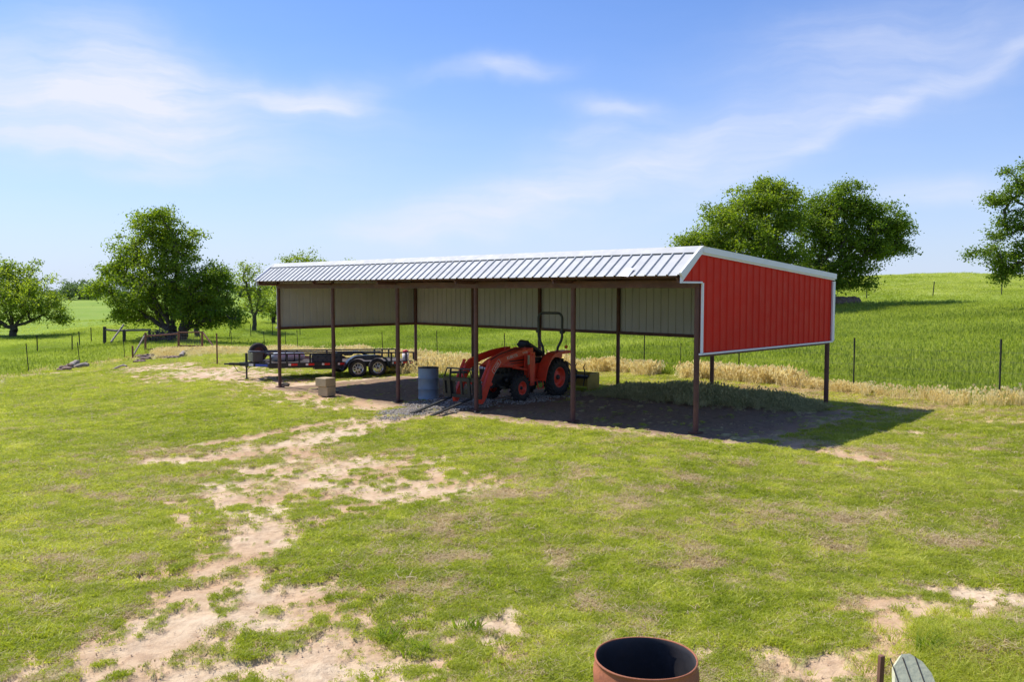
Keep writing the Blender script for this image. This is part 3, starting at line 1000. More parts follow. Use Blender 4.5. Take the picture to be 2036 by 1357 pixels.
# ------------------------------------------------------------------ tractor
def build_tractor():
    X0, Y0 = .83, 24.76
    g = gz(.5, 24.0)
    root = empty('tractor', (X0, Y0, g + .01), math.atan2(-.8, -.6), 'compact orange tractor with black pallet forks and grey roll bar parked in the shed shade', 'tractor')
    O, D = M['orange'], M['dark']
    for s in (1, -1):
        wheel(root, (0, s * .55, .52), .52, .30, .29, O, 20, side=s, name='rear_wheel')
        wheel(root, (1.68, s * .50, .355), .355, .20, .185, O, 16, side=s, name='front_wheel')
    # chassis and engine
    m = MB(); m.box((.55, 0, .56), (1.3, .30, .34), bev=.03); m.box((1.75, 0, .62), (1.3, .30, .36), bev=.03); m.box((.0, 0, .55), (.3, .86, .2), bev=.05)
    m.tube([(1.68, -.46, .36), (1.68, .46, .36)], .06, 10); m.box((1.68, 0, .40), (.3, .24, .2), bev=.03); m.box((2.42, 0, .52), (.3, .26, .26), bev=.02)
    m.tube([(1.25, .2, .40), (2.3, .2, .46)], .03, 8); m.box((1.2, 0, .42), (.5, .36, .14))
    m.build('chassis', D, root)
    m = MB(); m.box((1.55, .0, .86), (1.0, .36, .16), bev=.03)
    for k in range(6): m.tube([(1.2 + k * .2, .2, .74), (1.25 + k * .2, .22, .95)], .025, 6)
    m.lathe([(0, .0), (.07, 0), (.07, .14), (0, .14)], 14, Matrix.Translation((1.95, .16, .58)) @ Matrix.Rotation(-math.pi / 2, 4, 'X'))
    m.build('engine', D, root)
    # hood: lofted sections
    secs = [(.98, 1.36, .25, .90), (1.1, 1.40, .26, .90), (1.3, 1.405, .265, .90), (1.6, 1.36, .265, .90), (1.95, 1.27, .26, .92), (2.3, 1.17, .25, .95), (2.52, 1.07, .235, .97), (2.585, .99, .21, .965)]
    vs, fs = [], []
    nx = 9
    for (f, zt, hw, zb) in secs:
        for k in range(nx):
            t = k / (nx - 1) * 2 - 1
            if abs(t) > .99: y, z = t * hw, zb
            else:
                y = math.copysign(hw * min(1, abs(t) * 1.32), t); z = zt - (.085 * abs(t / .75) ** 3.2 if abs(t) < .76 else .085)
            vs.append((f, y, z))
    for i in range(len(secs) - 1):
        for k in range(nx - 1):
            fs.append((i * nx + k, (i + 1) * nx + k, (i + 1) * nx + k + 1, i * nx + k + 1))
    e = (len(secs) - 1) * nx
    fs.append(tuple(range(nx))[::-1]); fs.append(tuple(e + k for k in range(nx)))
    hood = MB().add(vs, fs, None, True).build('hood', O, root)
    m = MB()
    for s in (1, -1):
        m.box((1.5, s * .268, 1.08), (.7, .006, .035)); m.box((1.5, s * .268, 1.01), (.6, .006, .02))
    m.build('hood_vent', D, hood)
    m = MB(); m.box((2.53, 0, .80), (.10, .44, .36), bev=.02)
    for k in range(7): m.box((2.588, 0, .67 + k * .04), (.008, .36, .012))
    gr = m.build('grille', M['black'], root)
    for s in (1, -1):
        h = MB(); h.box((2.595, s * .125, .945), (.03, .15, .075), bev=.012); h.build('headlight', M['glass'], gr)
    MB().lathe([(0, .004), (.028, .004), (.03, 0)], 14, Matrix.Translation((2.60, 0, .93)) @ Matrix.Rotation(math.pi / 2, 4, 'Y')).build('badge', M['lens_w'], gr)
    # dashboard, steering wheel
    m = MB(); m.box((1.0, 0, 1.16), (.14, .46, .5), bev=.03); m.build('dashboard', O, root)
    m = MB(); m.tube([(.98, 0, 1.3), (.80, 0, 1.47)], .02, 8)
    Tn = frame3((.79, 0, 1.48), (0, 1, 0), (.6, 0, .6))
    m.tube([Tn @ Vector((.18 * math.cos(a), .18 * math.sin(a), 0)) for a in [k * math.pi / 12 for k in range(25)]], .014, 8)
    for k in range(3):
        a = 2.1 * k; m.tube([Tn @ Vector((0, 0, 0)), Tn @ Vector((.18 * math.cos(a), .18 * math.sin(a), 0))], .01, 6)
    m.build('steering_wheel', M['black'], root)
    # seat, folded forward
    m = MB(); m.box((.22, 0, 1.02), (.46, .46, .12), bev=.04); m.box((.2, 0, .86), (.3, .34, .24), bev=.02)
    st = m.build('seat', M['seat'], root)
    T = Matrix.Translation((.50, 0, 1.33)) @ Matrix.Rotation(R(-24), 4, 'Y')
    m = MB(); m.box((0, 0, 0), (.86, .47, .16), T, bev=.06); m.box((.36, 0, .02), (.18, .38, .2), T, bev=.06)
    m.build('backrest', M['seat'], st)
    # platform, step, fenders
    m = MB(); m.box((.82, 0, .50), (.62, 1.0, .05), bev=.01)
    m.build('platform', O, root)
    for s in (1, -1):
        m = MB(); m.tube([(.92, s * .52, .49), (.90, s * .56, .26), (.66, s * .56, .26), (.64, s * .52, .49)], .016, 6); m.build('step', O, root)
        prof = [(.72, .50), (.66, .72), (.56, .94), (.42, 1.11), (.22, 1.22), (0, 1.255), (-.30, 1.265), (-.58, 1.265)]
        m = MB()
        for (a, b) in zip(prof[:-1], prof[1:]):
            m.add([(a[0], s * .37, a[1]), (a[0], s * .68, a[1]), (b[0], s * .68, b[1]), (b[0], s * .37, b[1]),
                   (a[0], s * .37, a[1] - .03), (a[0], s * .68, a[1] - .03), (b[0], s * .68, b[1] - .03), (b[0], s * .37, b[1] - .03)],
                  [(0, 1, 2, 3), (7, 6, 5, 4), (0, 4, 5, 1), (2, 6, 7, 3), (1, 5, 6, 2), (0, 3, 7, 4)])
            m.add([(a[0], s * .675, a[1] - .085), (a[0], s * .675, a[1]), (b[0], s * .675, b[1]), (b[0], s * .675, b[1] - .085)], [(0, 1, 2, 3)])
            m.add([(a[0], s * .375, .5), (a[0], s * .375, a[1]), (b[0], s * .375, b[1]), (b[0], s * .375, max(.5, 1.1 - .0))] if b[0] < .3 else
                  [(a[0], s * .375, .5), (a[0], s * .375, a[1]), (b[0], s * .375, b[1]), (b[0], s * .375, .5)], [(0, 1, 2, 3)])
        m.build('fender', O, root)
        MB().box((.50, s * .30, .72), (.5, .04, .45)).build('side_panel', O, root)
    # roll bar
    f = -.50
    pts = []
    def arcp(c, r, a0, a1, n=5): return [(f, c[0] + r * math.cos(R(a0 + (a1 - a0) * k / n)), c[1] + r * math.sin(R(a0 + (a1 - a0) * k / n))) for k in range(n + 1)]
    pts = [(f, -.25, .75), (f, -.25, 1.22), (f, -.27, 1.33), (f, -.40, 1.56), (f, -.42, 1.66)] + arcp((-.27, 2.19), .15, 180, 90) + arcp((.27, 2.19), .15, 90, 0) + [(f, .42, 1.66), (f, .40, 1.56), (f, .27, 1.33), (f, .25, 1.22), (f, .25, .75)]
    rb = MB().tube(pts, .038, 10).build('roll_bar', M['rope'], root)
    for s in (1, -1):
        m = MB(); m.box((f, s * .42, 1.79), (.11, .12, .09), bev=.01); m.tube([(f, s * .36, 1.79), (f, s * .53, 1.79)], .015, 6)
        m.build('hinge', M['black'], rb)
    MB().tube([(f - .05, .53, .95), (f - .05, .53, 1.62)], .007, 5).build('reflector_stalk', D, root)
    MB().lathe([(0, .018), (.05, .014), (.055, 0), (.05, -.014), (0, -.018)], 16, Matrix.Translation((f - .05, .53, 1.36)) @ Matrix.Rotation(math.pi / 2, 4, 'Y')).build('warning_reflector', M['lens_o'], root)
    m = MB()
    for k in range(3): m.tube([(.15 + .12 * k, .33, 1.0), (.18 + .14 * k, .36, 1.28), (.24 + .16 * k, .36, 1.33)], .012, 6)
    m.build('control_levers', M['black'], root)
    # loader
    arm = [(1.03, 1.42), (1.7, 1.375), (2.35, 1.27), (2.72, 1.17), (2.90, 1.04), (3.20, .52), (3.38, .20), (3.35, .09), (3.25, .08), (3.12, .22), (2.86, .70), (2.68, .94), (2.25, 1.10), (1.6, 1.215), (1.03, 1.27)]
    la = None
    for s in (1, -1):
        y0, y1 = s * .385, s * .475
        m = MB(); m.prism([(1.05, .38), (1.24, .38), (1.27, .9), (1.24, 1.42), (1.02, 1.42), (1.02, .9)], s * .33, s * .378)
        m.prism([(1.05, .38), (1.24, .38), (1.27, .9), (1.24, 1.30), (1.02, 1.30), (1.02, .9)], s * .482, s * .53)
        m.box((1.13, s * .43, .43), (.2, .2, .12), bev=.02); m.tube([(1.13, s * .16, .6), (1.13, s * .5, .6)], .05, 8)
        m.lathe([(0, .01), (.035, .01), (.035, 0)], 10, Matrix.Translation((1.13, s * .53, 1.33 - .1)) @ Matrix.Rotation(-math.pi / 2 * s, 4, 'X'))
        m.build('loader_post', O, root)
        la = MB().prism(arm, min(y0, y1), max(y0, y1)).build('loader_arm', O, root)
        bv = la.modifiers.new('bevel', 'BEVEL'); bv.width = .012; bv.segments = 2
        m = MB(); m.tube([(1.15, s * .43, .80), (1.9, s * .43, .93)], .036, 10); m.tube([(1.9, s * .43, .93), (2.45, s * .43, 1.03)], .02, 8); m.build('lift_cylinder', O, root)
        m = MB(); m.tube([(2.92, s * .43, 1.17), (3.26, s * .43, .66)], .042, 10); m.build('tilt_cylinder', O, root)
        m = MB(); m.tube([(3.26, s * .43, .66), (3.42, s * .43, .42)], .02, 8); m.box((3.44, s * .43, .38), (.1, .12, .08)); m.build('cylinder_rod', M['chrome'], root)
        if s == 1:
            MB().tube([(2.9, .44, 1.20), (2.5, .44, 1.33), (1.9, .44, 1.42), (1.2, .40, 1.47)], .014, 6).build('hydraulic_hose', D, root)
            sy = .4755
            xd, up = (-1, 0, 0), (0, 0, 1)
            text_mesh('KUBOTA', .12, M['lens_w'], la, frame3((2.0, sy + .001, 1.23), (-1, 0, .13), up))
            text_mesh('LA525', .085, M['lens_w'], la, frame3((1.42, sy + .001, 1.31), (-1, 0, .06), up))
            text_mesh('LA526', .10, M['lens_w'], la, frame3((2.70, sy + .001, 1.02), (-.62, 0, .60), up))
            m = MB()
            Tb = frame3((2.70, sy + .001, 1.02), (-.62, 0, .60), up)
            for (c, d) in (((0, .07, 0), (.40, .010, .003)), ((0, -.07, 0), (.40, .010, .003)), ((.2, 0, 0), (.01, .15, .003)), ((-.2, 0, 0), (.01, .15, .003))): m.box(c, d, Tb)
            m.build('decal_border', M['lens_w'], la)
            MB().box((1.33, .485 + .05, 1.1), (.09, .003, .26)).build('warning_sticker', paint('warning_sticker', (.45, .42, .3)), root)
    MB().tube([(2.88, -.45, .56), (2.88, .45, .56)], .045, 10).build('cross_tube', O, root)
    MB().box((3.3, 0, .26), (.05, .8, .05)).build('cross_tube', O, root)
    # fork carriage
    fr = empty('pallet_forks', (0, 0, 0)); fr.parent = root
    B = M['black']
    Tt = Matrix.Translation((3.50, 0, .22)) @ Matrix.Rotation(R(6), 4, 'Y')
    m = MB(); m.box((0, 0, .50), (.05, 1.20, .10), Tt); m.box((0, 0, .06), (.05, 1.24, .085), Tt)
    for y in (-.60, -.02, .60): m.box((-.004, y, .28), (.05, .06, .44), Tt)
    m.box((-.03, -.42, .28), (.015, .34, .42), Tt); m.box((-.03, .45, .28), (.015, .26, .42), Tt)
    m.build('carriage_frame', B, fr)
    m = MB()
    zt = .78
    m.tube([Tt @ Vector(p) for p in ((0, -.60, .54), (.0, -.46, zt), (0, .40, zt), (0, .60, .54))], .022, 6)
    for y in (-.40, -.06, .10, .34): m.bar(Tt @ Vector((0, y, .52)), Tt @ Vector((0, y + (.06 if y < 0 else -.05), zt)), .05, .02)
    m.tube([Tt @ Vector((-.1, -.45, .64)), Tt @ Vector((-.1, .12, .68))], .035, 8)
    m.build('load_guard', B, fr)
    for y in (-.42, .25):
        m = MB(); m.box((.03, y, .26), (.035, .10, .56), Tt)
        p = Tt @ Vector((.03, y, 0)); q = Vector((5.0, y, -.01 + gz(X0 - .6 * 5.0 + .8 * y, Y0 - .8 * 5.0 - .6 * y) - g))
        q.z = max(q.z, -.08) + .0
        m.bar(p, q, .10, .035)
        m.build('fork_tine', B, fr)
    # box scraper behind
    bs = empty('box_scraper', (0, 0, 0)); bs.parent = root
    YL = M['yellow']
    m = MB(); m.box((-2.02, 0, .27), (.03, 1.5, .46)); m.build('blade', YL, bs)
    for s in (1, -1): MB().prism([(-2.05, .03), (-1.38, .03), (-1.38, .34), (-1.55, .50), (-2.05, .50)], s * .75 - .012, s * .75 + .012).build('end_plate', YL, bs)
    MB().box((-1.45, 0, .40), (.09, 1.46, .09)).build('tool_bar', D, bs)
    for y in (-.6, -.3, 0, .3, .6):
        MB().tube([(-1.38, y, .12), (-1.46, y, .35), (-1.46, y, .58), (-1.40, y, .70), (-1.50, y, .80)], [.014, .022, .022, .02, .01], 6).build('shank', D, bs)
    m = MB()
    for s in (1, -1): m.tube([(-.1, s * .25, .45), (-.8, s * .36, .42), (-1.45, s * .38, .40)], .025, 6); m.tube([(-1.45, s * .1, .42), (-1.4, 0, .85)], .02, 6)
    m.tube([(-.2, 0, .8), (-1.4, 0, .84)], .02, 6); m.tube([(-1.4, 0, .84), (-2.0, 0, .5)], .018, 6)
    m.build('linkage', D, bs)


build_tractor()


# ------------------------------------------------------------------ trailer
def build_trailer():
    X0, Y0 = -5.97, 33.0
    g = gz(-5.5, 32.3) + .0
    root = empty('utility_trailer', (X0, Y0, g), math.atan2(-.47, -.88), 'long black twin-axle utility trailer with red and white reflective tape parked left of the shed', 'trailer')
    K = M['black']
    xr, xf, hy = -1.92, 3.62, .98
    Tl = Matrix.Translation((xr, 0, 0)) @ Matrix.Rotation(R(-1.3), 4, 'Y') @ Matrix.Translation((-xr, 0, 0))
    L = xf - xr; xc = (xf + xr) / 2
    m = MB()
    for s in (1, -1): m.box((xc, s * hy, .445), (L, .06, .20), Tl)
    m.box((xr, 0, .44), (.06, 2 * hy, .15), Tl); m.box((xf, 0, .44), (.06, 2 * hy, .15), Tl)
    for k in range(9): m.box((xr + .4 + k * .6, 0, .42), (.05, 2 * hy - .08, .08), Tl)
    m.build('frame', K, root)
    MB().box((xc, 0, .505), (L - .04, 2 * hy - .07, .035), Tl).build('deck', M['darkwood'], root)
    m = MB()
    for s in (1, -1): m.box((xc, s * hy, .86), (L + .05, .06, .05), Tl)
    m.box((xf, 0, .86), (.06, 2 * hy, .05), Tl)
    m.build('top_rail', K, root)
    for s in (1, -1):
        for x in (xf - .03, 3.0, 2.55, 2.15, .98, -.98, -1.30, -1.58, xr + .03):
            MB().box((x, s * hy, .675), (.06, .05, .33), Tl).build('stake', K, root)
    MB().tube([Tl @ Vector((4.25, .62, .925)), Tl @ Vector((1.0, .96, .915)), Tl @ Vector((-.55, .99, .915))], .025, 8).build('rail_pipe', M['bluegrey'], root)
    # tongue
    m = MB()
    for s in (1, -1): m.bar(Tl @ Vector((xf, s * .75, .44)), Tl @ Vector((4.45, s * .05, .44)), .07, .12)
    m.bar(Tl @ Vector((4.3, 0, .44)), Tl @ Vector((4.85, 0, .46)), .09, .09)
    m.tube([Tl @ Vector((4.8, 0, .46)), Tl @ Vector((5.02, 0, .46))], .03, 8)
    m.build('tongue', K, root)
    gj = gz(*(np.array([X0, Y0]) + np.array([-.88, -.47]) * 4.22)) - g
    m = MB(); m.tube([(4.22, .0, .45), (4.22, 0, .98)], .045, 12); m.tube([(4.22, 0, gj + .02), (4.22, 0, .5)], .032, 10); m.box((4.22, 0, gj + .015), (.12, .12, .02)); m.tube([(4.22, 0, .95), (4.30, .14, .95)], .012, 6)
    m.build('jack', K, root)
    m = MB(); m.tube([Tl @ Vector(p) for p in ((4.7, .05, .42), (4.55, .1, .18), (4.3, .1, .12), (4.1, .08, .38))], .012, 6); m.build('safety_chain', M['dark'], root)
    MB().box((3.92, .0, .73), (.36, .92, .38), Tl, bev=.02).build('toolbox', M['toolbox'], root)
    MB().box((4.105, .30, .86), (.012, .08, .06), Tl).build('latch', M['chrome'], root)
    MB().box((3.62, .985 + .03, .42), (.012, .01, .01), Tl).build('bolt', M['chrome'], root)
    # spare wheel
    wheel(root, (3.72, -.35, .98), .345, .20, .19, M['rustpipe'], 0, side=1, name='spare_wheel')
    # side stickers
    MB().bar(Tl @ Vector((3.66, .80, .44)), Tl @ Vector((4.02, .50, .44)), .004, .085).build('sticker', M['sticker_b'], root, (.0, .045, .0))
    MB().bar(Tl @ Vector((4.08, .42, .44)), Tl @ Vector((4.22, .30, .44)), .004, .09).build('sticker', M['lens_w'], root, (0, .045, 0))
    for (x0, x1) in ((2.95, 2.62), (2.32, 2.0), (1.72, 1.42), (1.12, .86), (-1.0, -1.25), (-1.38, -1.62), (-1.68, -1.90)):
        yy = hy + .0325
        tp = MB().box(((x0 * .35 + x1 * .65), yy, .47), (abs(x1 - x0) * .68, .004, .075), Tl).build('reflector_tape', M['lens_r'], root)
        MB().box((x0 * .86 + x1 * .14, yy, .47), (abs(x1 - x0) * .28, .004, .075), Tl).build('white_band', M['lens_w'], tp)
    # side box between stakes
    m = MB(); m.box((1.52, hy - .06, .685), (1.12, .07, .29), Tl, bev=.01); m.build('side_box', M['bluegrey'], root)
    MB().box((1.45, hy - .06, .33), (1.1, .30, .09), Tl).build('ramp_carrier', K, root)
    # wheels and fenders
    for s in (1, -1):
        for x in (.40, -.38):
            wheel(root, (x, s * 1.13, .345), .345, .205, .205, M['chrome'], 0, spokes=8, side=s)
        arc = []
        for a in range(0, 181, 10):
            w = R(a)
            arc.append(.01 + 0)
        out = [(-.86, .34), (-.82, .52), (-.70, .70), (-.52, .80), (-.38, .835), (.40, .835), (.56, .80), (.76, .68), (.92, .46), (1.0, .30)]
        m = MB()
        ya, yb = s * (hy + .03), s * 1.27
        for a, b in zip(out[:-1], out[1:]):
            m.add([(a[0], ya, a[1]), (a[0], yb, a[1]), (b[0], yb, b[1]), (b[0], ya, b[1]), (a[0], ya, a[1] - .015), (a[0], yb, a[1] - .015), (b[0], yb, b[1] - .015), (b[0], ya, b[1] - .015)],
                  [(0, 1, 2, 3), (7, 6, 5, 4), (1, 5, 6, 2), (0, 3, 7, 4)])
        # face plate with two wheel arches
        inner = []
        for cx_, a0, a1 in ((-.38, 172, 52), (.40, 128, 8)):
            for k in range(9):
                w = R(a0 + (a1 - a0) * k / 8)
                inner.append((cx_ + .405 * math.cos(w), .345 + .405 * math.sin(w)))
        n = len(inner)
        ox = np.array([p[0] for p in out]); oz = np.array([p[1] for p in out])
        vs = []
        for (x, z) in inner:
            vs += [(x, yb + s * .001, z), (x, yb + s * .001, max(z + .03, float(np.interp(x, ox, oz))))]
        m.add(vs, [(2 * i, 2 * i + 2, 2 * i + 3, 2 * i + 1) for i in range(n - 1)])
        fd = m.build('fender', M['bluegrey'], root)
        MB().tube([(x, yb, z) for x, z in inner], .012, 6).build('fender_lip', M['bluegrey'], fd)
        for a, b in zip(out[:1], out[:1]): pass
    for x in (.40, -.38): MB().tube([(x, -1.1, .345), (x, 1.1, .345)], .04, 8).build('axle', M['dark'], root)
    for s in (1, -1):
        m = MB(); m.box((xr - .02, s * (hy - .02), .71), (.05, .10, .12), Tl); m.build('tail_light', M['lens_r'], root)
    # cargo
    t = MB(); t.lathe([(0, -.62), (.12, -.60), (.165, -.50), (.175, -.3), (.175, .3), (.165, .50), (.12, .60), (0, .62)], 20, Matrix.Rotation(math.pi / 2, 4, 'Y'))
    cR = Matrix.Rotation(math.atan2(-.47, -.88), 4, 'Z')
    def at_tr(x, y, z):
        p = cR @ (Tl @ Vector((x, y, z))); return (p.x + X0, p.y + Y0, p.z + g)
    o = t.build('water_tank', M['tank'], None, at_tr(2.75, .1, .70)); o.rotation_euler = (0, 0, math.atan2(-.47, -.88))
    tag(o, 'pale blue-grey rounded tank lying on the trailer deck behind the rails', 'tank')
    for x in (-.2, .12):
        MB().lathe([(.179, x - .02), (.179, x + .02)], 20, Matrix.Rotation(math.pi / 2, 4, 'Y')).build('strap', M['dark'], o)
    o = MB().bar((-1.1, 0, -.13), (1.1, 0, .13), .12, .03, up=(0, 1, 0)).build('plank', M['oldwood'], None, at_tr(2.9, -.45, .72)); o.rotation_euler = (0, 0, math.atan2(-.47, -.88))
    tag(o, 'brown board leaning across the trailer deck beside the pale tank', 'plank')
    m = MB(); m.lathe([(0, 0), (.10, 0), (.12, .02), (.13, .26), (.12, .26), (.11, .03), (0, .03)], 18)
    o = m.build('bucket', M['lens_w'], None, at_tr(-1.70, .62, .535))
    tag(o, 'white bucket standing at the rear end of the trailer deck', 'bucket')
    MB().lathe([(0, .27), (.10, .27), (.11, .38), (.05, .40), (0, .40)], 14).build('red_rag', M['lens_r'], o)


build_trailer()


# ------------------------------------------------------------------ drums and small things
def drum_profile(r=.286, h=.88):
    return [(0, .012), (r - .01, .012), (r - .004, 0), (r + .006, .004), (r + .006, .016), (r - .002, .03), (r, .28), (r + .004, .288), (r + .012, .298), (r + .004, .308), (r, .318),
            (r, .575), (r + .004, .583), (r + .012, .593), (r + .004, .603), (r, .613), (r, h - .03), (r + .002, h - .015), (r + .008, h - .008), (r + .006, h), (r - .006, h), (r - .008, h - .02), (r - .008, .03), (0, .03)]


def blue_drum():
    x, y = (851 - CX) / FPX * 23.9, 23.9
    o = MB().lathe(drum_profile(), 48).build('drum', M['bluedrum'], None, (x, y, gz(x, y) - .02))
    tag(o, 'blue steel drum with rust patches standing under the shed left of the tractor', 'drum')
    MB().lathe([(.30, .886), (.30, .894), (0, .90)], 32).build('lid', M['dark'], o)


def rust_drum():
    g = gz(.76, 4.72)
    z = .91 - g
    prof = [(0, .02), (.285, .02), (.292, 0), (.295, .02), (.29, .04), (.29, .28), (.302, .30), (.29, .32), (.29, .56), (.302, .585), (.29, .61), (.294, z - .16), (.299, z - .09), (.296, z - .06), (.286, z - .035), (.284, z - .012), (.289, z - .004), (.286, z + .001), (.281, z)]
    o = MB().lathe(prof, 64).build('burn_barrel', M['rust'], None, (.76, 4.72, g))
    tag(o, 'open rusty steel barrel with sooty inside at the bottom edge of the lawn', 'barrel')
    inn = [(.281, z), (.2785, z - .006), (.276, z - .03), (.286, z - .09), (.280, z - .2), (.284, z - .28), (.278, z - .31), (.278, .12), (.25, .08), (0, .10)]
    MB().lathe(inn, 64).build('barrel_inside', M['soot'], o)
    m = MB(); m.tube([(.286 * math.cos(a), .286 * math.sin(a), z - .002 + .003 * math.sin(3 * a)) for a in [k * math.pi / 36 for k in range(73)]], .0062, 8, cap=False)
    m.build('rolled_rim', M['rust'], o)
    m = MB()
    rnd = random.Random(3)
    for k in range(26):
        a = rnd.random() * 6.28; r = rnd.random() * .2
        m.box((0, 0, 0), (rnd.uniform(.03, .12), rnd.uniform(.02, .05), .02), Matrix.Translation((r * math.cos(a), r * math.sin(a), .12 + rnd.random() * .05)) @ Matrix.Rotation(rnd.random() * 3, 4, 'Z') @ Matrix.Rotation(rnd.uniform(-.5, .5), 4, 'X'))
    m.build('ash', M['soot'], o)


blue_drum(); rust_drum()


def beige_blocks():
    p = hit(650, 786)
    g = gz(*p)
    a = MB().box((0, 0, .12), (.38, .36, .28), bev=.012).build('concrete_block', M['beige'], None, (p[0], p[1], g)); a.rotation_euler = (0, 0, -.55)
    tag(a, 'lower beige block on the dirt in front of the second shed post', 'block')
    b = MB().box((0, 0, .13), (.44, .40, .25), bev=.012).build('concrete_block', M['beige'], None, (p[0] - .04, p[1] + .0, g + .262)); b.rotation_euler = (0, 0, -.6)
    tag(b, 'upper wider beige block stacked on the lower one by the second shed post', 'block')


beige_blocks()


def lump(name, pos, size, mat, seed, label, cat, group=None, flat=.6):
    rnd = np.random.RandomState(seed)
    bm_v, bm_f = [], []
    nu, nv = 14, 8
    ph = rnd.rand(6) * 6
    for j in range(nv + 1):
        th = math.pi * j / nv
        for i in range(nu):
            a = 2 * math.pi * i / nu
            d = 1 + .22 * math.sin(2 * a + ph[0]) * math.sin(th) + .14 * math.sin(5 * a + ph[1] + 3 * th) + .10 * math.sin(7 * th + ph[2] + a) + .07 * rnd.randn()
            if j in (0, nv): d = 1
            bm_v.append((size[0] * d * math.sin(th) * math.cos(a), size[1] * d * math.sin(th) * math.sin(a), size[2] * (d * .8 + .2) * math.cos(th) + size[2] * flat))
    for j in range(nv):
        for i in range(nu):
            k = (i + 1) % nu
            bm_f.append((j * nu + i, (j + 1) * nu + i, (j + 1) * nu + k, j * nu + k))
    o = MB().add(bm_v, bm_f).build(name, mat, None, pos)
    return tag(o, label, cat, group)


def debris():
    spots = [((128, 738), (.32, .26, .18), 'stone', 'dark soil-stained rock at the left end of the berm pile', 1), ((138, 735), (.22, .2, .2), 'stone', 'small round rock leaning on the pale log', 2),
             ((277, 712), (.28, .22, .15), 'stone', 'pinkish rock on the berm beside the wire fence post', 3), ((297, 716), (.5, .35, .24), 'stone', 'largest brown rock heap in front of the rusty gate', 4),
             ((278, 722), (.3, .25, .14), 'stone', 'flat rock at the foot of the straw bank', 5), ((327, 713), (.38, .3, .12), 'stone', 'low flat rock half buried in straw grass', 6), ((345, 714), (.3, .3, .14), 'stone', 'small dark rock right of the low flat rock', 7)]
    for (uv, sz, mt, lb, sd) in spots:
        p = hit(*uv); lump('rock', (p[0], p[1], gz(*p) - .03), sz, M[mt], sd, lb, 'rock', 'rocks on the berm by the gate')
    # pale logs
    for (uv0, uv1, r, lb) in (((141, 733), (168, 728), .16, 'pale split log lying on the dirt berm at left'), ((150, 734), (176, 733), .11, 'thin dark-ended log beside the pale split log'),
                              ((360, 712), (377, 704), .14, 'weathered log angled up in the straw grass by the gate'), ((228, 735), (252, 734), .05, 'bleached branch lying on the bare berm soil')):
        a, b = hit(*uv0), hit(*uv1)
        b = a + (b - a) / np.linalg.norm(b - a) * min(np.linalg.norm(b - a), 1.5)
        A = Vector((0, 0, 0)); Bv = Vector((b[0] - a[0], b[1] - a[1], gz(*b) - gz(*a) + .1)); md = (A + Bv) / 2 + Vector((0, 0, .06))
        o = MB().tube([A, md * .5, md, (md + Bv) / 2 + Vector((0, .02, .03)), Bv], [r, r * 1.1, r * .9, r * 1.0, r * .75], 9).build('log', M['deadwood'], None, (a[0], a[1], gz(*a) + r * .7))
        tag(o, lb, 'log')
        m = MB(); m.tube([md, md + Vector((.1, .05, .1)), md + Vector((.28, .08, .2))], [r * .4, r * .25, r * .1], 6); m.build('branch_stub', M['deadwood'], o)
    p = hit(1668, 612)
    Yh = 66; x = (1672 - CX) / FPX * Yh
    lump('rock', (x - .3, Yh, gz(x, Yh) - .1), (1.0, .7, .5), M['stone'], 11, 'dark boulder in the tree shadow at the right edge of the shed', 'rock', None)
    lump('rock', (x + .9, Yh + .3, gz(x, Yh) - .1), (.65, .5, .5), M['stone'], 12, 'rounder boulder right of the dark boulder in the tree shadow', 'rock', None)
    p = hit(566, 767)
    lump('rock', (p[0], p[1], gz(*p) - .02), (.20, .14, .07), M['darkwood'], 13, 'small dark clod at the foot of the leftmost shed post', 'rock')
    # stake and rounded board at bottom right
    p = np.array(P3(1763, 1357, 4.9)[:2]); g = gz(*p)
    Yp = 5.15; x = (1765 - CX) / FPX * Yp
    # the stake top is seen at v 1305
    h = P3(1765, 1305, Yp)[2]
    g = gz(x, Yp)
    o = MB().box((0, 0, (h - g) / 2), (.032, .032, h - g + .0), bev=.004).build('stake', M['rustpipe'], None, (x, Yp, g)); o.rotation_euler = (0, R(2), .3)
    tag(o, 'thin rust-brown stake beside the rounded board at bottom right', 'stake')
    x = (1818 - CX) / FPX * 5.0; g = gz(x, 5.0); h = P3(1822, 1303, 5.0)[2]
    m = MB()
    pts = []
    W2, rr = .125, .13
    top = (h - g) / math.cos(R(42))
    prof = [(-W2 - .04, 0), (-W2 - .0, top - .16), (-W2 + .04, top - .06), (-W2 + .11, top), (W2 - .09, top + .0), (W2 - .03, top - .05), (W2, top - .12), (W2 + .01, 0)]
    m.prism(prof, -.02, .02)
    o = m.build('board', M['greenboard'], None, (x, 5.0, g)); o.rotation_euler = (R(-42), 0, R(8))
    o.location = (x + .08, 5.0 - top * math.sin(R(42)), h - top * math.cos(R(42)))
    tag(o, 'weathered pale green board with rounded top leaning at the bottom right corner', 'board')
    m = MB()
    for xx in (-.10, -.02, .06): m.bar((xx - .02, -.0215, .02), (xx, -.0215, top - .02), .003, .006)
    m.build('plank_seam', M['darkwood'], o)


debris()


# ------------------------------------------------------------------ trees
LEAF = {
    'mid': leafy('leaves_mid_green', [(.09, .15, .012), (.19, .28, .02), (.36, .42, .045)], .54),
    'light': leafy('leaves_light_green', [(.14, .20, .02), (.26, .34, .035), (.38, .44, .06)], .55),
    'dark': leafy('leaves_deep_green', [(.07, .13, .012), (.14, .23, .018), (.30, .38, .035)], .5),
    'far': leafy('leaves_far', [(.08, .14, .05), (.12, .19, .06), (.17, .24, .07)], .35),
}


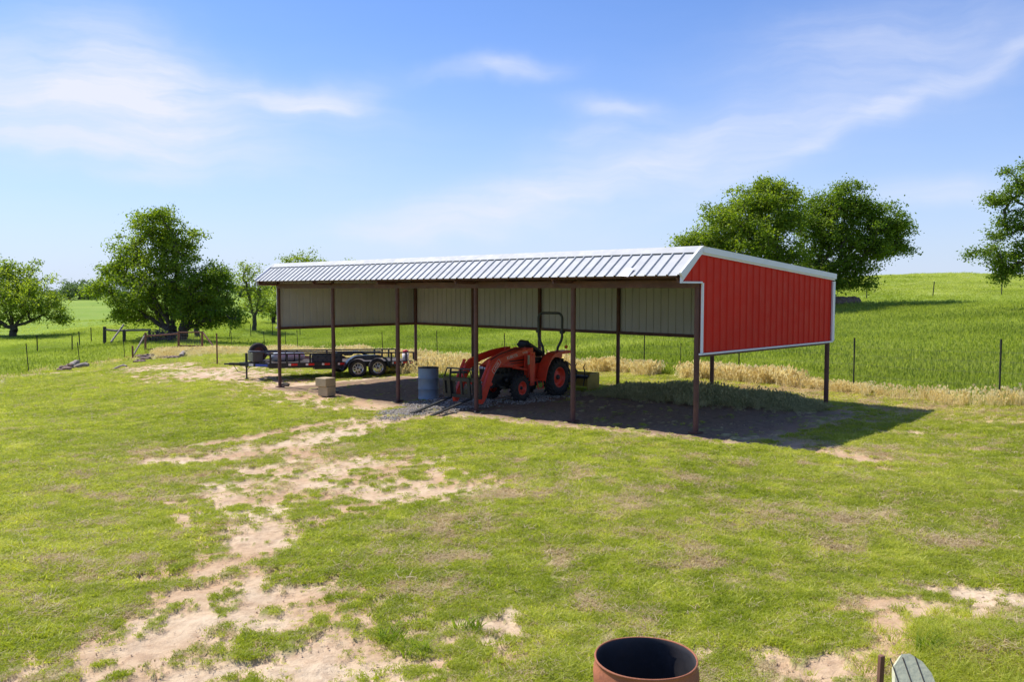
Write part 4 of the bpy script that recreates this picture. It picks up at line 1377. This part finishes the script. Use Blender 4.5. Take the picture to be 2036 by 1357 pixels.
def tree(name, label, base, fork_h, blobs, leaf='mid', lsize=.2, per=70, cspace=1.0, sigma=.45, seed=1, group=None, trunk_r=.22, lean=(0, 0), density=1.0, trunks=None, drop=0.0):
    """base (x, y); blobs: (x, y, z, rx, ry, rz) in metres relative to the base"""
    rnd = np.random.RandomState(seed)
    g = gz(*base)
    root = empty(name, (base[0], base[1], g), 0, label, 'tree', group)
    C = []
    for (bx, by, bz, rx, ry, rz) in blobs:
        n = int(density * 4.2 * (rx * ry * rz) ** (2 / 3) / cspace ** 2 * 1.35) + 3
        d = rnd.randn(n, 3); d /= np.linalg.norm(d, axis=1)[:, None]
        rad = rnd.rand(n) ** .42
        lump_ = 1 + .22 * np.sin(d[:, 0] * 5 + seed) * np.sin(d[:, 2] * 6 + 2 * seed) + .10 * rnd.randn(n)
        p = d * (rad * np.clip(lump_, .6, 1.25))[:, None] * np.array([rx, ry, rz]) + np.array([bx, by, bz])
        C.append(p)
    C = np.vstack(C)
    C = C[C[:, 2] > .5]
    C[:, 2] += 0
    # skeleton
    nodes = [np.array([0, 0, -.3])]; par = [-1]
    k = 5
    for i in range(1, k + 1):
        t = i / k
        nodes.append(np.array([lean[0] * t + .06 * rnd.randn(), lean[1] * t + .06 * rnd.randn(), fork_h * t])); par.append(len(nodes) - 2)
    top = len(nodes) - 1
    # main limbs
    cen = C.mean(0)
    nl = 6
    km = C[rnd.choice(len(C), min(nl, len(C)), replace=False)]
    for _ in range(6):
        a = np.argmin(((C[:, None] - km[None]) ** 2).sum(-1), 1)
        km = np.array([C[a == j].mean(0) if (a == j).any() else km[j] for j in range(len(km))])
    def add_path(i0, q, nseg, wob):
        p0 = nodes[i0]; last = i0
        L = np.linalg.norm(q - p0)
        mid = (p0 + q) / 2 + np.array([0, 0, -.10 * L]) * (1 if q[2] > p0[2] + .3 * L else -1) + wob * L * rnd.randn(3)
        for s in range(1, nseg + 1):
            t = s / nseg
            p = (1 - t) ** 2 * p0 + 2 * t * (1 - t) * mid + t * t * q
            if s < nseg: p = p + rnd.randn(3) * .02 * L
            nodes.append(p); par.append(last); last = len(nodes) - 1
        return last
    for q in km:
        add_path(top if rnd.rand() < .6 else top - 1, nodes[top] * .25 + q * .75 if True else q, 5, .05)
    order = np.argsort(np.linalg.norm(C - nodes[top], axis=1))
    ends = []
    cs = 1.0
    for ci in order:
        q = C[ci]
        N = np.array(nodes[top - 1:]); d = np.linalg.norm(N - q, axis=1)
        dz = np.linalg.norm(N - nodes[top], axis=1)
        j = int(np.argmin(d + .18 * dz)) + top - 1
        L = np.linalg.norm(nodes[j] - q)
        ends.append(add_path(j, q, max(1, min(4, int(L / (.7 * cs)) + 1)), .07))
    N = np.array(nodes); pr = np.array(par)
    cnt = np.zeros(len(N))
    for e in ends: cnt[e] += 1
    for i in range(len(N) - 1, 0, -1): cnt[pr[i]] += cnt[i]
    rad = trunk_r * (np.maximum(cnt, .5) / max(cnt[0], 1)) ** .47
    rad[:top + 1] = trunk_r * np.linspace(1.25, .95, top + 1)
    rad = np.maximum(rad, .012)
    V, F = [], []
    ns = 6
    ang = np.arange(ns) * 2 * math.pi / ns
    for i in range(1, len(N)):
        a, b = N[pr[i]], N[i]
        d = b - a; L = np.linalg.norm(d)
        if L < 1e-4: continue
        d /= L
        u = np.cross(d, [0, 0, 1.0]); u = u / np.linalg.norm(u) if np.linalg.norm(u) > .1 else np.array([1.0, 0, 0])
        w = np.cross(d, u)
        ra = rad[pr[i]] if pr[i] <= top and i <= top else min(rad[pr[i]], rad[i] * 1.25)
        o = len(V) * 1
        for (c, r) in ((a - d * ra * .3, ra), (b, rad[i])):
            for x in ang: V.append(c + (u * math.cos(x) + w * math.sin(x)) * r)
        for s in range(ns):
            t = (s + 1) % ns
            F.append((o + s, o + t, o + ns + t, o + ns + s))
    np_mesh('trunk', np.array(V), np.array(F), M['bark'], root, smooth=True)
    # leaves
    per = int(per * 1.3)
    n = len(C) * per
    cl = np.repeat(np.arange(len(C)), per)
    off = rnd.randn(n, 3) * sigma * np.array([1, 1, .62]) * (.7 + .6 * rnd.rand(len(C)))[cl][:, None]
    pos = C[cl] + off
    pos[:, 2] -= drop * np.abs(rnd.randn(n))
    keep = pos[:, 2] > .35
    pos = pos[keep]; cl = cl[keep]; n = len(pos)
    nr = rnd.randn(n, 3) * .75 + np.array([0, 0, .65]) + off[keep] / sigma * .25
    nr /= np.linalg.norm(nr, axis=1)[:, None]
    t1 = np.cross(nr, rnd.randn(n, 3)); t1 /= np.linalg.norm(t1, axis=1)[:, None]
    t2 = np.cross(nr, t1)
    sz = lsize * .86 * (.6 + .8 * rnd.rand(n))[:, None]
    a = pos - t1 * sz * .5; c = pos + t1 * sz * .5
    b = pos + t2 * sz * .30 - nr * sz * .10; d = pos - t2 * sz * .30 - nr * sz * .10
    V = np.stack([a, b, c, d], 1).reshape(-1, 3)
    F = np.arange(n * 4).reshape(-1, 4)
    tint = np.clip(rnd.rand(len(C))[cl] * .5 + rnd.rand(n) * .5, 0, 1)
    np_mesh('crown', V, F, LEAF[leaf], root, {'tint': tint})
    return root


def pxblob(base, Y, u, v, ru, rv, dy=0, ry=None):
    p = P3(u, v, Y + dy)
    rx = ru / FPX * Y; rz = rv / FPX * Y
    return (p[0] - base[0], p[1] - base[1], p[2] - gz(*base), rx, ry if ry else min(rx * 1.1, rz * 1.6) * 1.0, rz)


def px_tree(name, label, u, Y, fork_v, blobs, **kw):
    base = np.array([(u - CX) / FPX * Y, Y])
    g = gz(*base)
    fork = P3(u, fork_v, Y)[2] - g
    B = [pxblob(base, Y, *b) for b in blobs]
    return tree(name, label, base, fork, B, **kw)


px_tree('spreading_tree', 'light green spreading tree with forked trunk at the left edge of the field', 25, 84, 648,
        [(-60, 590, 60, 45, 0), (-20, 570, 60, 45, 1), (30, 560, 55, 40, 0), (75, 585, 45, 38, 0), (105, 618, 34, 28, 0), (30, 600, 60, 35, -2), (-40, 620, 60, 30, 0), (120, 635, 18, 14, 0), (60, 625, 40, 18, 1), (0, 540, 40, 24, 0)],
        leaf='light', lsize=.27, per=52, cspace=.95, sigma=.42, seed=11, trunk_r=.33, density=.95)
px_tree('shade_tree', 'tallest dark green tree on the left with its trunk behind the rusty gate', 340, 69, 650,
        [(305, 450, 52, 38, 0), (330, 475, 50, 40, 1), (265, 500, 50, 36, 0), (345, 520, 52, 46, 0), (240, 540, 42, 36, 0), (300, 560, 66, 50, -1), (255, 600, 56, 28, 0), (205, 572, 30, 20, 0), (290, 625, 52, 22, 1), (350, 600, 45, 40, 1), (250, 628, 32, 14, 0), (388, 466, 16, 8, 0), (372, 490, 14, 16, 0), (315, 430, 24, 18, 0), (182, 580, 14, 8, 0)],
        leaf='mid', lsize=.22, per=70, cspace=.78, sigma=.36, seed=23, trunk_r=.36, density=1.05)
px_tree('shade_tree', 'dense rounded dark tree joined to the right side of the tallest left tree', 361, 68, 655,
        [(400, 560, 42, 42, 0), (430, 600, 42, 40, 0), (395, 620, 48, 36, 0), (425, 545, 22, 30, 0), (455, 625, 24, 26, 0), (365, 600, 30, 40, 0), (440, 560, 30, 24, 1)],
        leaf='dark', lsize=.21, per=75, cspace=.72, sigma=.34, seed=31, trunk_r=.34, density=1.15)
px_tree('shade_tree', 'smaller tree with thin trunk standing just behind the dense rounded dark tree', 391, 78, 648,
        [(400, 612, 34, 28, 0), (425, 600, 26, 22, 0)], leaf='mid', lsize=.22, per=60, cspace=.8, sigma=.34, seed=37, trunk_r=.2)
px_tree('thin_tree', 'thin airy tree with see-through crown left of the shed roof', 505, 87, 625,
        [(500, 548, 26, 26, 0), (485, 565, 22, 26, 0), (522, 575, 28, 26, 0), (500, 600, 34, 22, 0), (478, 615, 18, 16, 0), (530, 612, 24, 18, 1), (490, 530, 14, 10, 0)],
        leaf='light', lsize=.24, per=26, cspace=.85, sigma=.38, seed=43, trunk_r=.2, density=.9)
px_tree('round_tree', 'light green rounded tree behind the thin airy tree at the left end of the shed', 545, 98, 625,
        [(535, 590, 30, 28, 0), (565, 595, 34, 30, 0), (540, 615, 34, 18, 0), (590, 600, 30, 30, 0)], leaf='light', lsize=.27, per=48, cspace=.95, sigma=.42, seed=47, trunk_r=.2)
px_tree('round_tree', 'pale green open crown rising above the left end of the metal roof', 605, 96, 600,
        [(570, 530, 26, 20, 0), (600, 520, 34, 22, 0), (635, 532, 28, 20, 0), (600, 550, 50, 30, 0)], leaf='light', lsize=.26, per=40, cspace=.9, sigma=.4, seed=53, trunk_r=.26, density=.95)
px_tree('round_tree', 'treetop barely showing above the metal roof near its left third', 705, 110, 600,
        [(705, 545, 30, 25, 0), (770, 550, 30, 25, 0), (785, 540, 10, 16, 0), (740, 560, 60, 25, 0), (698, 526, 10, 10, 0)], leaf='light', lsize=.28, per=24, cspace=1.1, sigma=.42, seed=59, trunk_r=.22)
px_tree('oak_tree', 'large leafy tree on the hill above the red gable, left of its darker neighbour', 1500, 64, 560,
        [(1510, 400, 62, 42, 0), (1450, 430, 56, 40, 0), (1550, 430, 52, 44, 0), (1420, 480, 52, 40, 0), (1500, 480, 70, 55, -1), (1380, 475, 30, 18, 0), (1440, 530, 60, 40, 0), (1560, 510, 50, 45, 0), (1365, 490, 24, 12, 0), (1510, 560, 80, 30, 0), (1530, 372, 34, 18, 0), (1570, 395, 20, 18, 0)],
        leaf='mid', lsize=.22, per=72, cspace=.78, sigma=.36, seed=61, trunk_r=.36, density=1.5)
px_tree('oak_tree', 'darker wide tree on the hill above the right end of the red gable', 1622, 66, 560,
        [(1660, 400, 48, 34, 0), (1620, 430, 42, 40, 0), (1700, 410, 36, 26, 0), (1750, 430, 44, 28, 0), (1720, 470, 60, 40, 0), (1780, 460, 36, 32, 0), (1650, 480, 60, 50, 0), (1740, 500, 40, 24, 0), (1690, 530, 44, 28, 0), (1640, 540, 50, 30, 0), (1720, 560, 30, 12, 0), (1660, 565, 50, 12, 0), (1790, 495, 22, 12, 0), (1600, 550, 40, 30, 0), (1690, 375, 28, 14, 0)],
        leaf='dark', lsize=.21, per=74, cspace=.74, sigma=.34, seed=67, trunk_r=.36, density=1.55)
px_tree('shade_tree', 'tree cut off by the right edge with ragged hanging branches above the hill', 2110, 52, 540,
        [(2020, 380, 28, 22, 0), (2060, 350, 50, 30, 0), (1990, 400, 24, 12, 0), (2010, 455, 24, 16, 0), (2030, 500, 30, 22, 0), (2010, 535, 34, 20, 0), (1980, 468, 12, 9, 0), (2000, 340, 9, 8, 0), (2070, 430, 50, 50, 0), (2070, 510, 50, 40, 0), (2130, 400, 60, 60, 0), (1928, 508, 5, 4, 0), (2120, 480, 60, 60, 0), (1985, 555, 12, 10, 0), (1978, 398, 20, 16, 0), (1966, 497, 22, 14, 0), (1988, 528, 28, 24, 0), (2000, 430, 20, 20, 0)],
        leaf='dark', lsize=.17, per=60, cspace=.62, sigma=.26, seed=71, trunk_r=.34, density=1.35)


def far_trees():
    rnd = random.Random(5)
    protos = []
    for k in range(3):
        w = [4.2, 5.0, 3.6][k]; h = [5.5, 6.5, 6.0][k]
        base = np.array([-128.0 + 0, 258.0])
        t = tree('distant_tree', 'x', base, h * .3, [(0, 0, h * .55, w, 3, h * .42), (w * .5, 0, h * .45, w * .7, 2.5, h * .35), (-w * .4, 0, h * .4, w * .7, 2.5, h * .36)], leaf='far', lsize=.55, per=30, cspace=1.6, sigma=.7, seed=80 + k, trunk_r=.25, group='distant trees along the far field edge')
        protos.append(t)
    us = [-210, -150, -95, -40, 10, 60, 105, 138, 160, 178, 196, 240, 300, 350, 430, 480, 560]
    names = ['at the far left outside the spreading tree', 'behind the outer crown of the spreading tree', 'behind the spreading tree trunk']
    for i, u in enumerate(us):
        t = protos[i] if i < 3 else copy_tree(protos[i % 3])
        Y = 262 + 8 * rnd.random() + (0 if i % 2 else 10)
        x = (u - CX) / FPX * Y
        t.location = (x, Y, gz(x, Y) - .4)
        s = rnd.uniform(.85, 1.2) * (1.15 if i % 4 == 0 else 1)
        t.scale = (s * 1.15, s, s * rnd.uniform(.8, .95)); t.rotation_euler = (0, 0, rnd.random() * 6)
        t['label'] = 'small distant tree in the treeline along the far edge of the left field'
        t['category'] = 'tree'


far_trees()


def brush_pile():
    Y = 67; x = (318 - CX) / FPX * Y; g = gz(x, Y)
    rnd = np.random.RandomState(9)
    m = MB()
    for k in range(150):
        a = rnd.rand() * 6.28; r = rnd.rand() * 1.5
        p = Vector((r * math.cos(a), r * math.sin(a) * .7, rnd.rand() * (1.3 - r * .5)))
        d = Vector(rnd.randn(3)); d.z *= .4; d.normalize()
        m.tube([p - d * .6, p + Vector((0, 0, .1)), p + d * .6], [.03, .025, .01], 4, cap=False)
    o = m.build('brush_pile', paint('dead_brush', (.16, .13, .14), .9, 0, .3), None, (x, Y, g))
    tag(o, 'purplish grey pile of dead branches under the tallest left tree', 'brush pile')


brush_pile()


# ------------------------------------------------------------------ grasses (stuff)
GRASS = {
    'lawn': leafy('lawn_blades', [(.14, .20, .010), (.37, .43, .022), (.72, .68, .20)], .52, 'tint', 'INSTANCER', .25, .5, (1.2, 1.25, .5)),
    'straw': leafy('straw_blades', [(.40, .29, .14), (.55, .43, .24), (.68, .58, .38)], .4, 'tint', 'INSTANCER', .5, .7, (1.1, 1.05, .8)),
    'lush': leafy('pasture_blades', [(.17, .25, .025), (.38, .44, .055), (.68, .68, .26)], .55, 'tint', 'INSTANCER', .12, .5, (1.2, 1.3, .5)),
    'seed': leafy('dry_seedheads', [(.70, .58, .22), (.84, .74, .40), (.92, .88, .68)], .5, 'tint', 'INSTANCER', .5, .7, (1.1, 1.05, .8)),
    'weed': leafy('grey_green_weeds', [(.26, .26, .12), (.44, .42, .20), (.66, .60, .34)], .35, 'tint', 'INSTANCER', .5, .6, (1.1, 1.1, .8)),
}
SRC = bpy.data.collections.new('grass_source')


def tuft(name, n, h, w, spread, lean, mat, seed, seedhead=0.0, seg=2):
    rnd = np.random.RandomState(seed)
    V, F, B = [], [], []
    for k in range(n):
        bt = rnd.rand() ** 1.4
        a = rnd.rand() * 6.283; r = spread * math.sqrt(rnd.rand())
        bx, by = r * math.cos(a), r * math.sin(a)
        hh = h * (.55 + .6 * rnd.rand()); ww = w * (.7 + .6 * rnd.rand())
        la = rnd.rand() * 6.283; ln = lean * hh * (.3 + rnd.rand())
        fa = rnd.rand() * 6.283
        sx, sy = math.cos(fa) * ww / 2, math.sin(fa) * ww / 2
        o = len(V)
        for s in range(seg + 1):
            t = s / seg
            cx, cy, cz = bx + math.cos(la) * ln * t * t, by + math.sin(la) * ln * t * t, hh * t * (1 - .15 * lean * t)
            k2 = 1 - t * .85
            V += [(cx - sx * k2, cy - sy * k2, cz), (cx + sx * k2, cy + sy * k2, cz)]
        for s in range(seg): F.append((o + 2 * s, o + 2 * s + 1, o + 2 * s + 3, o + 2 * s + 2))
        if rnd.rand() < seedhead:
            tip = np.array([bx + math.cos(la) * ln, by + math.sin(la) * ln, hh * (1 - .15 * lean)])
            for q in range(3):
                d = rnd.randn(3) * .3 * w * 3; o = len(V)
                V += [tuple(tip + [0, 0, -.06]), tuple(tip + [w * 1.5, 0, 0] + d), tuple(tip + [0, 0, .05]), tuple(tip - [w * 1.5, 0, 0] - d)]
                F.append((o, o + 1, o + 2, o + 3))
        B += [bt] * (len(V) - len(B))
    me = bpy.data.meshes.new(name); me.from_pydata(V, [], F); me.materials.append(mat)
    at_ = me.attributes.new('blade', 'FLOAT', 'POINT'); at_.data.foreach_set('value', np.array(B, dtype=np.float32))
    return me


def scatter(name, label, kinds, pts, scale, tint, seed, up_tilt=.12):
    """pts (n,3); kinds: list of tuft meshes; one object whose points carry instances"""
    col = bpy.data.collections.new(name + '_tufts')
    for k, me in enumerate(kinds):
        so_ = bpy.data.objects.new(me.name, me); col.objects.link(so_)
    me = bpy.data.meshes.new(name)
    n = len(pts)
    me.vertices.add(n); me.vertices.foreach_set('co', pts.astype(np.float32).ravel())
    rnd = np.random.RandomState(seed)
    for nm, arr in (('tint', tint), ('gscale', scale), ('rz', rnd.rand(n) * 6.283), ('rx', rnd.randn(n) * up_tilt)):
        a = me.attributes.new(nm, 'FLOAT', 'POINT'); a.data.foreach_set('value', arr.astype(np.float32))
    a = me.attributes.new('pick', 'INT', 'POINT'); a.data.foreach_set('value', rnd.randint(0, len(kinds), n).astype(np.int32))
    o = bpy.data.objects.new(name, me); COL.objects.link(o)
    tag(o, label, 'grass', None, 'stuff')
    ng = bpy.data.node_groups.new(name + '_nodes', 'GeometryNodeTree')
    ng.interface.new_socket('Geometry', in_out='INPUT', socket_type='NodeSocketGeometry')
    ng.interface.new_socket('Geometry', in_out='OUTPUT', socket_type='NodeSocketGeometry')
    N, L = ng.nodes, ng.links
    gi, go = N.new('NodeGroupInput'), N.new('NodeGroupOutput')
    ci = N.new('GeometryNodeCollectionInfo'); ci.inputs['Collection'].default_value = col
    ci.inputs['Separate Children'].default_value = True; ci.inputs['Reset Children'].default_value = True
    iop = N.new('GeometryNodeInstanceOnPoints')
    L.new(gi.outputs[0], iop.inputs['Points']); L.new(ci.outputs[0], iop.inputs['Instance'])
    iop.inputs['Pick Instance'].default_value = True
    def na(nm, ty='FLOAT'):
        x = N.new('GeometryNodeInputNamedAttribute'); x.data_type = ty; x.inputs[0].default_value = nm
        return x.outputs['Attribute']
    L.new(na('pick', 'INT'), iop.inputs['Instance Index'])
    cb = N.new('ShaderNodeCombineXYZ'); L.new(na('rx'), cb.inputs[0]); L.new(na('rz'), cb.inputs[2])
    L.new(cb.outputs[0], iop.inputs['Rotation']); 
    sc = N.new('ShaderNodeCombineXYZ')
    s_ = na('gscale')
    for i in range(3): L.new(s_, sc.inputs[i])
    L.new(sc.outputs[0], iop.inputs['Scale'])
    L.new(iop.outputs[0], go.inputs[0])
    md = o.modifiers.new('scatter', 'NODES'); md.node_group = ng
    return o


def sample(n, r0, r1, az0, az1, seed, power=1.0):
    """points with density ~ r**-power per area between two radii"""
    rnd = np.random.RandomState(seed)
    u = rnd.rand(n)
    e = 2 - power
    r = (r0 ** e + u * (r1 ** e - r0 ** e)) ** (1 / e) if abs(e) > 1e-6 else r0 * (r1 / r0) ** u
    a = az0 + rnd.rand(n) * (az1 - az0)
    return np.sin(a) * r, np.cos(a) * r, r, rnd


HV = .62


def grow():
    lawn_k = [tuft('lawn_tuft', 24, .036, .0085, .060, 1.1, GRASS['lawn'], 100 + i) for i in range(4)]
    straw_k = [tuft('straw_tuft', 20, .034, .009, .085, 2.0, GRASS['straw'], 110 + i) for i in range(4)]
    x, y, r, rnd = sample(370000, 5.2, 62, -HV, HV, 1, 1.25)
    z = zones(x, y)
    p = rnd.rand(len(x))
    cov = (1 - z['bare']) * (1 - z['gravel']) * (z['b'] < .3)
    dens = cov * (.62 + .38 * sstep(fbm(x, y, 3.2, 3, 204), .36, .52)) + .16 * sstep(fbm(x, y, 2.0, 3, 205), .45, .6) * (z['bare'] > .5) * (z['soil'] < 1.0)
    dens = dens * np.where(z['floor'] > .5, .12, 1)
    keep = p < dens
    isdry = rnd.rand(len(x)) < np.clip(z['dry'] * .85 + .08 + z['verge'] * .4, 0, .93)
    patch = fbm(x, y, .35, 4, 201)
    sc = (.75 + .5 * rnd.rand(len(x))) * (1 + .018 * (r - 6)) * np.clip(.30 + .8 * fbm(x, y, 2.2, 3, 202) + .8 * fbm(x, y, 6.5, 2, 207), .45, 1.7) * (1 - .35 * np.clip(z['soil'] * 1.2, 0, 1)) * np.where(z['bare'] > .5, .65, 1)
    tint = np.clip(.12 + .9 * (patch - .25) + 1.1 * (fbm(x, y, 2.6, 3, 203) - .5) + 1.1 * (fbm(x, y, 7.5, 2, 206) - .5) + .35 * (rnd.rand(len(x)) - .5) + .15 * z['dry'], 0, 1)
    # greener, taller lines at the edges of bare soil
    edge = (z['soil'] > .35) & (z['bare'] < .5)
    tint = np.where(edge, tint * .6, tint)
    zz = ground_z(x, y) - .004
    P = np.stack([x, y, zz], -1)
    k = keep & ~isdry
    scatter('lawn_grass', 'short green mown grass covering the yard in front of the shed', lawn_k, P[k], sc[k], tint[k], 5)
    k = keep & isdry
    scatter('dry_lawn_grass', 'flattened straw-coloured dead grass mixed through the yard', straw_k, P[k], sc[k], rnd.rand(k.sum()), 6)
    # pasture beyond the fence
    lush_k = [tuft('pasture_tuft', 38, .24, .0095, .22, 1.0, GRASS['lush'], 120 + i, .12, 3) for i in range(4)]
    x, y, r, rnd = sample(200000, 17, 130, -HV, HV, 2, 1.35)
    b = beyond(x, y)
    lim = 46 + 8 * (fbm(x, y, .08, 3, 210) - .5)
    left = sstep(-x / y, .16, .26)
    keep = (b > .2) & ((b < lim) | (rnd.rand(len(x)) < .55))
    x, y, r, b, left = x[keep], y[keep], r[keep], b[keep], left[keep]
    up = sstep(b, 44, 52)
    sc = (.55 + .5 * rnd.rand(len(x))) * (1 - .45 * up) * (.75 + .6 * fbm(x, y, .3, 3, 211)) * (1 - .45 * left * sstep(b, 12, 22)) * (1 + .008 * r)
    tint = np.clip(1.7 * (fbm(x, y, .16, 4, 212) - .32) + .35 * (rnd.rand(len(x)) - .5) + .3 * up + .1 * left, 0, 1)
    P = np.stack([x, y, ground_z(x, y) - .02], -1)
    scatter('pasture_grass', 'tall lush green grass filling the pasture behind the wire fence', lush_k, P, sc, tint, 7)
    # verge of pale seed heads along the fence
    seed_k = [tuft('seedhead_tuft', 22, .50, .015, .16, .5, GRASS['seed'], 130 + i, .8, 3) for i in range(4)]
    x, y, r, rnd = sample(330000, 15, 62, -HV, HV, 3, 1.2)
    b = beyond(x, y); az = np.arctan2(x, y)
    s, w = shed_sw(x, y)
    core = np.exp(-((b + .1 + .7 * (fbm(x, y, .4, 2, 221) - .5)) / .28) ** 2)
    pres = sstep(fbm(x, y, .35, 3, 222), .33, .5)
    right = az > -.19
    gap = np.where(az > .40, .25, 1.0)
    dens = np.where(right, core * pres * gap, 0)
    bank = .8 * np.exp(-((b + 2.8) / 3.0) ** 2) * ((az < -.175) & (az > -.40)) * sstep(fbm(x, y, .3, 3, 223), .25, .45)
    dens = np.maximum(dens, bank)
    tr = ((x + 3.2) / 1.2) ** 2 + ((y - 34.8) / 1.6) ** 2      # straw behind the trailer end and the blue drum
    dens = np.maximum(dens, np.exp(-tr) * .7)
    keep = (rnd.rand(len(x)) < dens * 1.0) & (w > -.5) | ((rnd.rand(len(x)) < dens * .6) & (w <= -.5) & (s < 0))
    x, y = x[keep], y[keep]
    P = np.stack([x, y, ground_z(x, y) - .02], -1)
    sc = (.5 + .6 * rnd.rand(len(x))) * (.6 + .8 * fbm(x, y, .7, 3, 224)) * np.where(np.arctan2(x, y) > .33, .72, 1) * np.where(np.arctan2(x, y) < -.2, .75, 1)
    scatter('straw_verge_grass', 'tall pale straw-coloured grass with seed heads along the fence line', seed_k, P, sc, rnd.rand(len(x)), 8)
    # weeds at the back of the shed floor
    weed_k = [tuft('weed_tuft', 30, .46, .013, .22, .9, GRASS['weed'], 140 + i, .5, 3) for i in range(4)]
    rnd = np.random.RandomState(12)
    n = 5200
    s = 9.7 + rnd.rand(n) * 6.8; w = SW - .15 - np.abs(rnd.randn(n)) * .55
    x = SA[0] + SD[0] * s + SN[0] * w; y = SA[1] + SD[1] * s + SN[1] * w
    keep = (rnd.rand(n) < sstep(fbm(x, y, .8, 3, 230), .25, .45) + .35) & (w < 9) & ~((s > 15.6) & (w > 5.2))
    x, y, s, w = x[keep], y[keep], s[keep], w[keep]
    sc = (.45 + .5 * rnd.rand(len(x))) * (1.1 - .35 * (SW - w)) * (1.1 - .35 * sstep(s, 13.5, 16)) * (.55 + .45 * sstep(s, 9.7, 11.2))
    P = np.stack([x, y, ground_z(x, y) - .02], -1)
    sc = np.clip(sc * .72 * (.6 + .8 * fbm(x, y, 1.5, 3, 231)), .18, 1.2)
    scatter('shade_weeds', 'bushy grey-green weeds growing along the back of the shed floor', weed_k, P, sc, rnd.rand(len(x)), 9)
    # ragged weeds round the trailer and the berm
    x, y, r, rnd = sample(26000, 24, 60, -.62, -.10, 4, 1.0)
    b = beyond(x, y)
    mk = np.exp(-((b + 2.2) / 2.6) ** 2) * sstep(fbm(x, y, .6, 4, 240), .42, .58) * (b < -.1)
    s, w = shed_sw(x, y)
    keep = (rnd.rand(len(x)) < mk * .55) & ((s < -.3) | (w > SW + .2))
    x, y = x[keep], y[keep]
    P = np.stack([x, y, ground_z(x, y) - .02], -1)
    k2 = [tuft('bank_tuft', 24, .22, .014, .18, .8, GRASS['lush'], 150 + i, .1, 2) for i in range(3)] + [tuft('bank_straw', 22, .20, .012, .2, 1.0, GRASS['seed'], 155 + i, .3, 2) for i in range(2)]
    scatter('bank_weeds', 'ragged green and straw weeds on the bank around the trailer', k2, P, .5 + .7 * rnd.rand(len(x)), rnd.rand(len(x)), 10)
    # yellow-green weeds at bottom right
    x = np.concatenate([np.random.RandomState(13).normal(3.15, .22, 520), np.random.RandomState(14).normal(3.6, .4, 400)])
    y = np.concatenate([np.random.RandomState(15).normal(5.75, .42, 520), np.random.RandomState(16).normal(6.2, .5, 400)])
    P = np.stack([x, y, ground_z(x, y) - .01], -1)
    k3 = [tuft('corner_tuft', 34, .085, .007, .07, 1.2, GRASS['lawn'], 160 + i, 0, 2) for i in range(3)]
    rr = np.random.RandomState(17)
    scatter('corner_weeds', 'bright yellow-green weeds around the board at the bottom right corner', k3, P, .4 + .75 * rr.rand(len(x)), .45 + .55 * rr.rand(len(x)), 11)


grow()


def gravel_stones():
    rnd = np.random.RandomState(21)
    x, y, r, rnd = sample(60000, 17, 30, -.16, .12, 22, 1.0)
    z = zones(x, y)
    keep = rnd.rand(len(x)) < z['gravel'] * .5
    x, y = x[keep], y[keep]
    t = NT('gravel_stone')
    t.set(t.p.inputs['Base Color'], t.mix(t.attr('tint', 'INSTANCER'), (.20, .17, .14), (.46, .42, .37))); t.p.inputs['Roughness'].default_value = .9
    ks = []
    for k in range(4):
        rr = np.random.RandomState(300 + k)
        V = [(a * (.7 + .5 * rr.rand()), b * (.7 + .5 * rr.rand()), c * (.5 + .4 * rr.rand())) for a, b, c in ((1, 0, 0), (-1, 0, 0), (0, 1, 0), (0, -1, 0), (0, 0, 1), (0, 0, -1))]
        me = bpy.data.meshes.new('pebble'); me.from_pydata([tuple(.022 * q for q in v) for v in V], [], [(0, 2, 4), (2, 1, 4), (1, 3, 4), (3, 0, 4), (2, 0, 5), (1, 2, 5), (3, 1, 5), (0, 3, 5)])
        me.materials.append(t.m); ks.append(me)
    P = np.stack([x, y, ground_z(x, y) + .004], -1)
    o = scatter('gravel', 'pale crushed gravel spread at the shed opening and under the forks', ks, P, .6 + .9 * rnd.rand(len(x)), rnd.rand(len(x)), 23, .5)
    o['category'] = 'gravel'
    # clods on bare soil in the foreground
    x, y, r, rnd = sample(90000, 5.5, 24, -HV, HV, 24, 1.3)
    z = zones(x, y)
    keep = (rnd.rand(len(x)) < .10 * (z['bare'] > .55)) & (z['gravel'] < .4)
    x, y = x[keep], y[keep]
    t = NT('soil_crumb')
    t.set(t.p.inputs['Base Color'], t.mix(t.attr('tint', 'INSTANCER'), (.42, .27, .17), (.60, .44, .30))); t.p.inputs['Roughness'].default_value = .95
    ks2 = []
    for me in ks:
        m2 = me.copy(); m2.name = 'crumb'; m2.materials.clear(); m2.materials.append(t.m); ks2.append(m2)
    P = np.stack([x, y, ground_z(x, y) - .03], -1)
    o = scatter('soil_crumbs', 'loose reddish soil crumbs lying on the bare patches of the yard', ks2, P, (.15 + .6 * rnd.rand(len(x)) ** 3), rnd.rand(len(x)), 25, .5)
    o['category'] = 'soil'


gravel_stones()


def weed_plants():
    rnd = np.random.RandomState(31)
    items = [((828, 1296), 'dark green weed clump on the bare soil left of the barrel'), ((930, 1248), 'small bushy weed clump at the edge of the reddish soil patch'), ((780, 1270), 'wide low weed clump beside the dark green one'),
             ((1855, 1290), 'leafy weed on the sandy rise at the right')]
    for k, (uv, lb) in enumerate(items):
        p = hit(*uv)
        me = tuft('weed_plant', 90, .16, .014, .13, 1.0, LEAF['mid'], 170 + k, .0, 3)
        a = me.attributes.new('tint', 'FLOAT', 'POINT'); a.data.foreach_set('value', rnd.rand(len(me.vertices)).astype(np.float32))
        o = bpy.data.objects.new('weed_plant', me); COL.objects.link(o); o.location = (p[0], p[1], gz(*p) - .03)
        tag(o, lb, 'weed')


weed_plants()
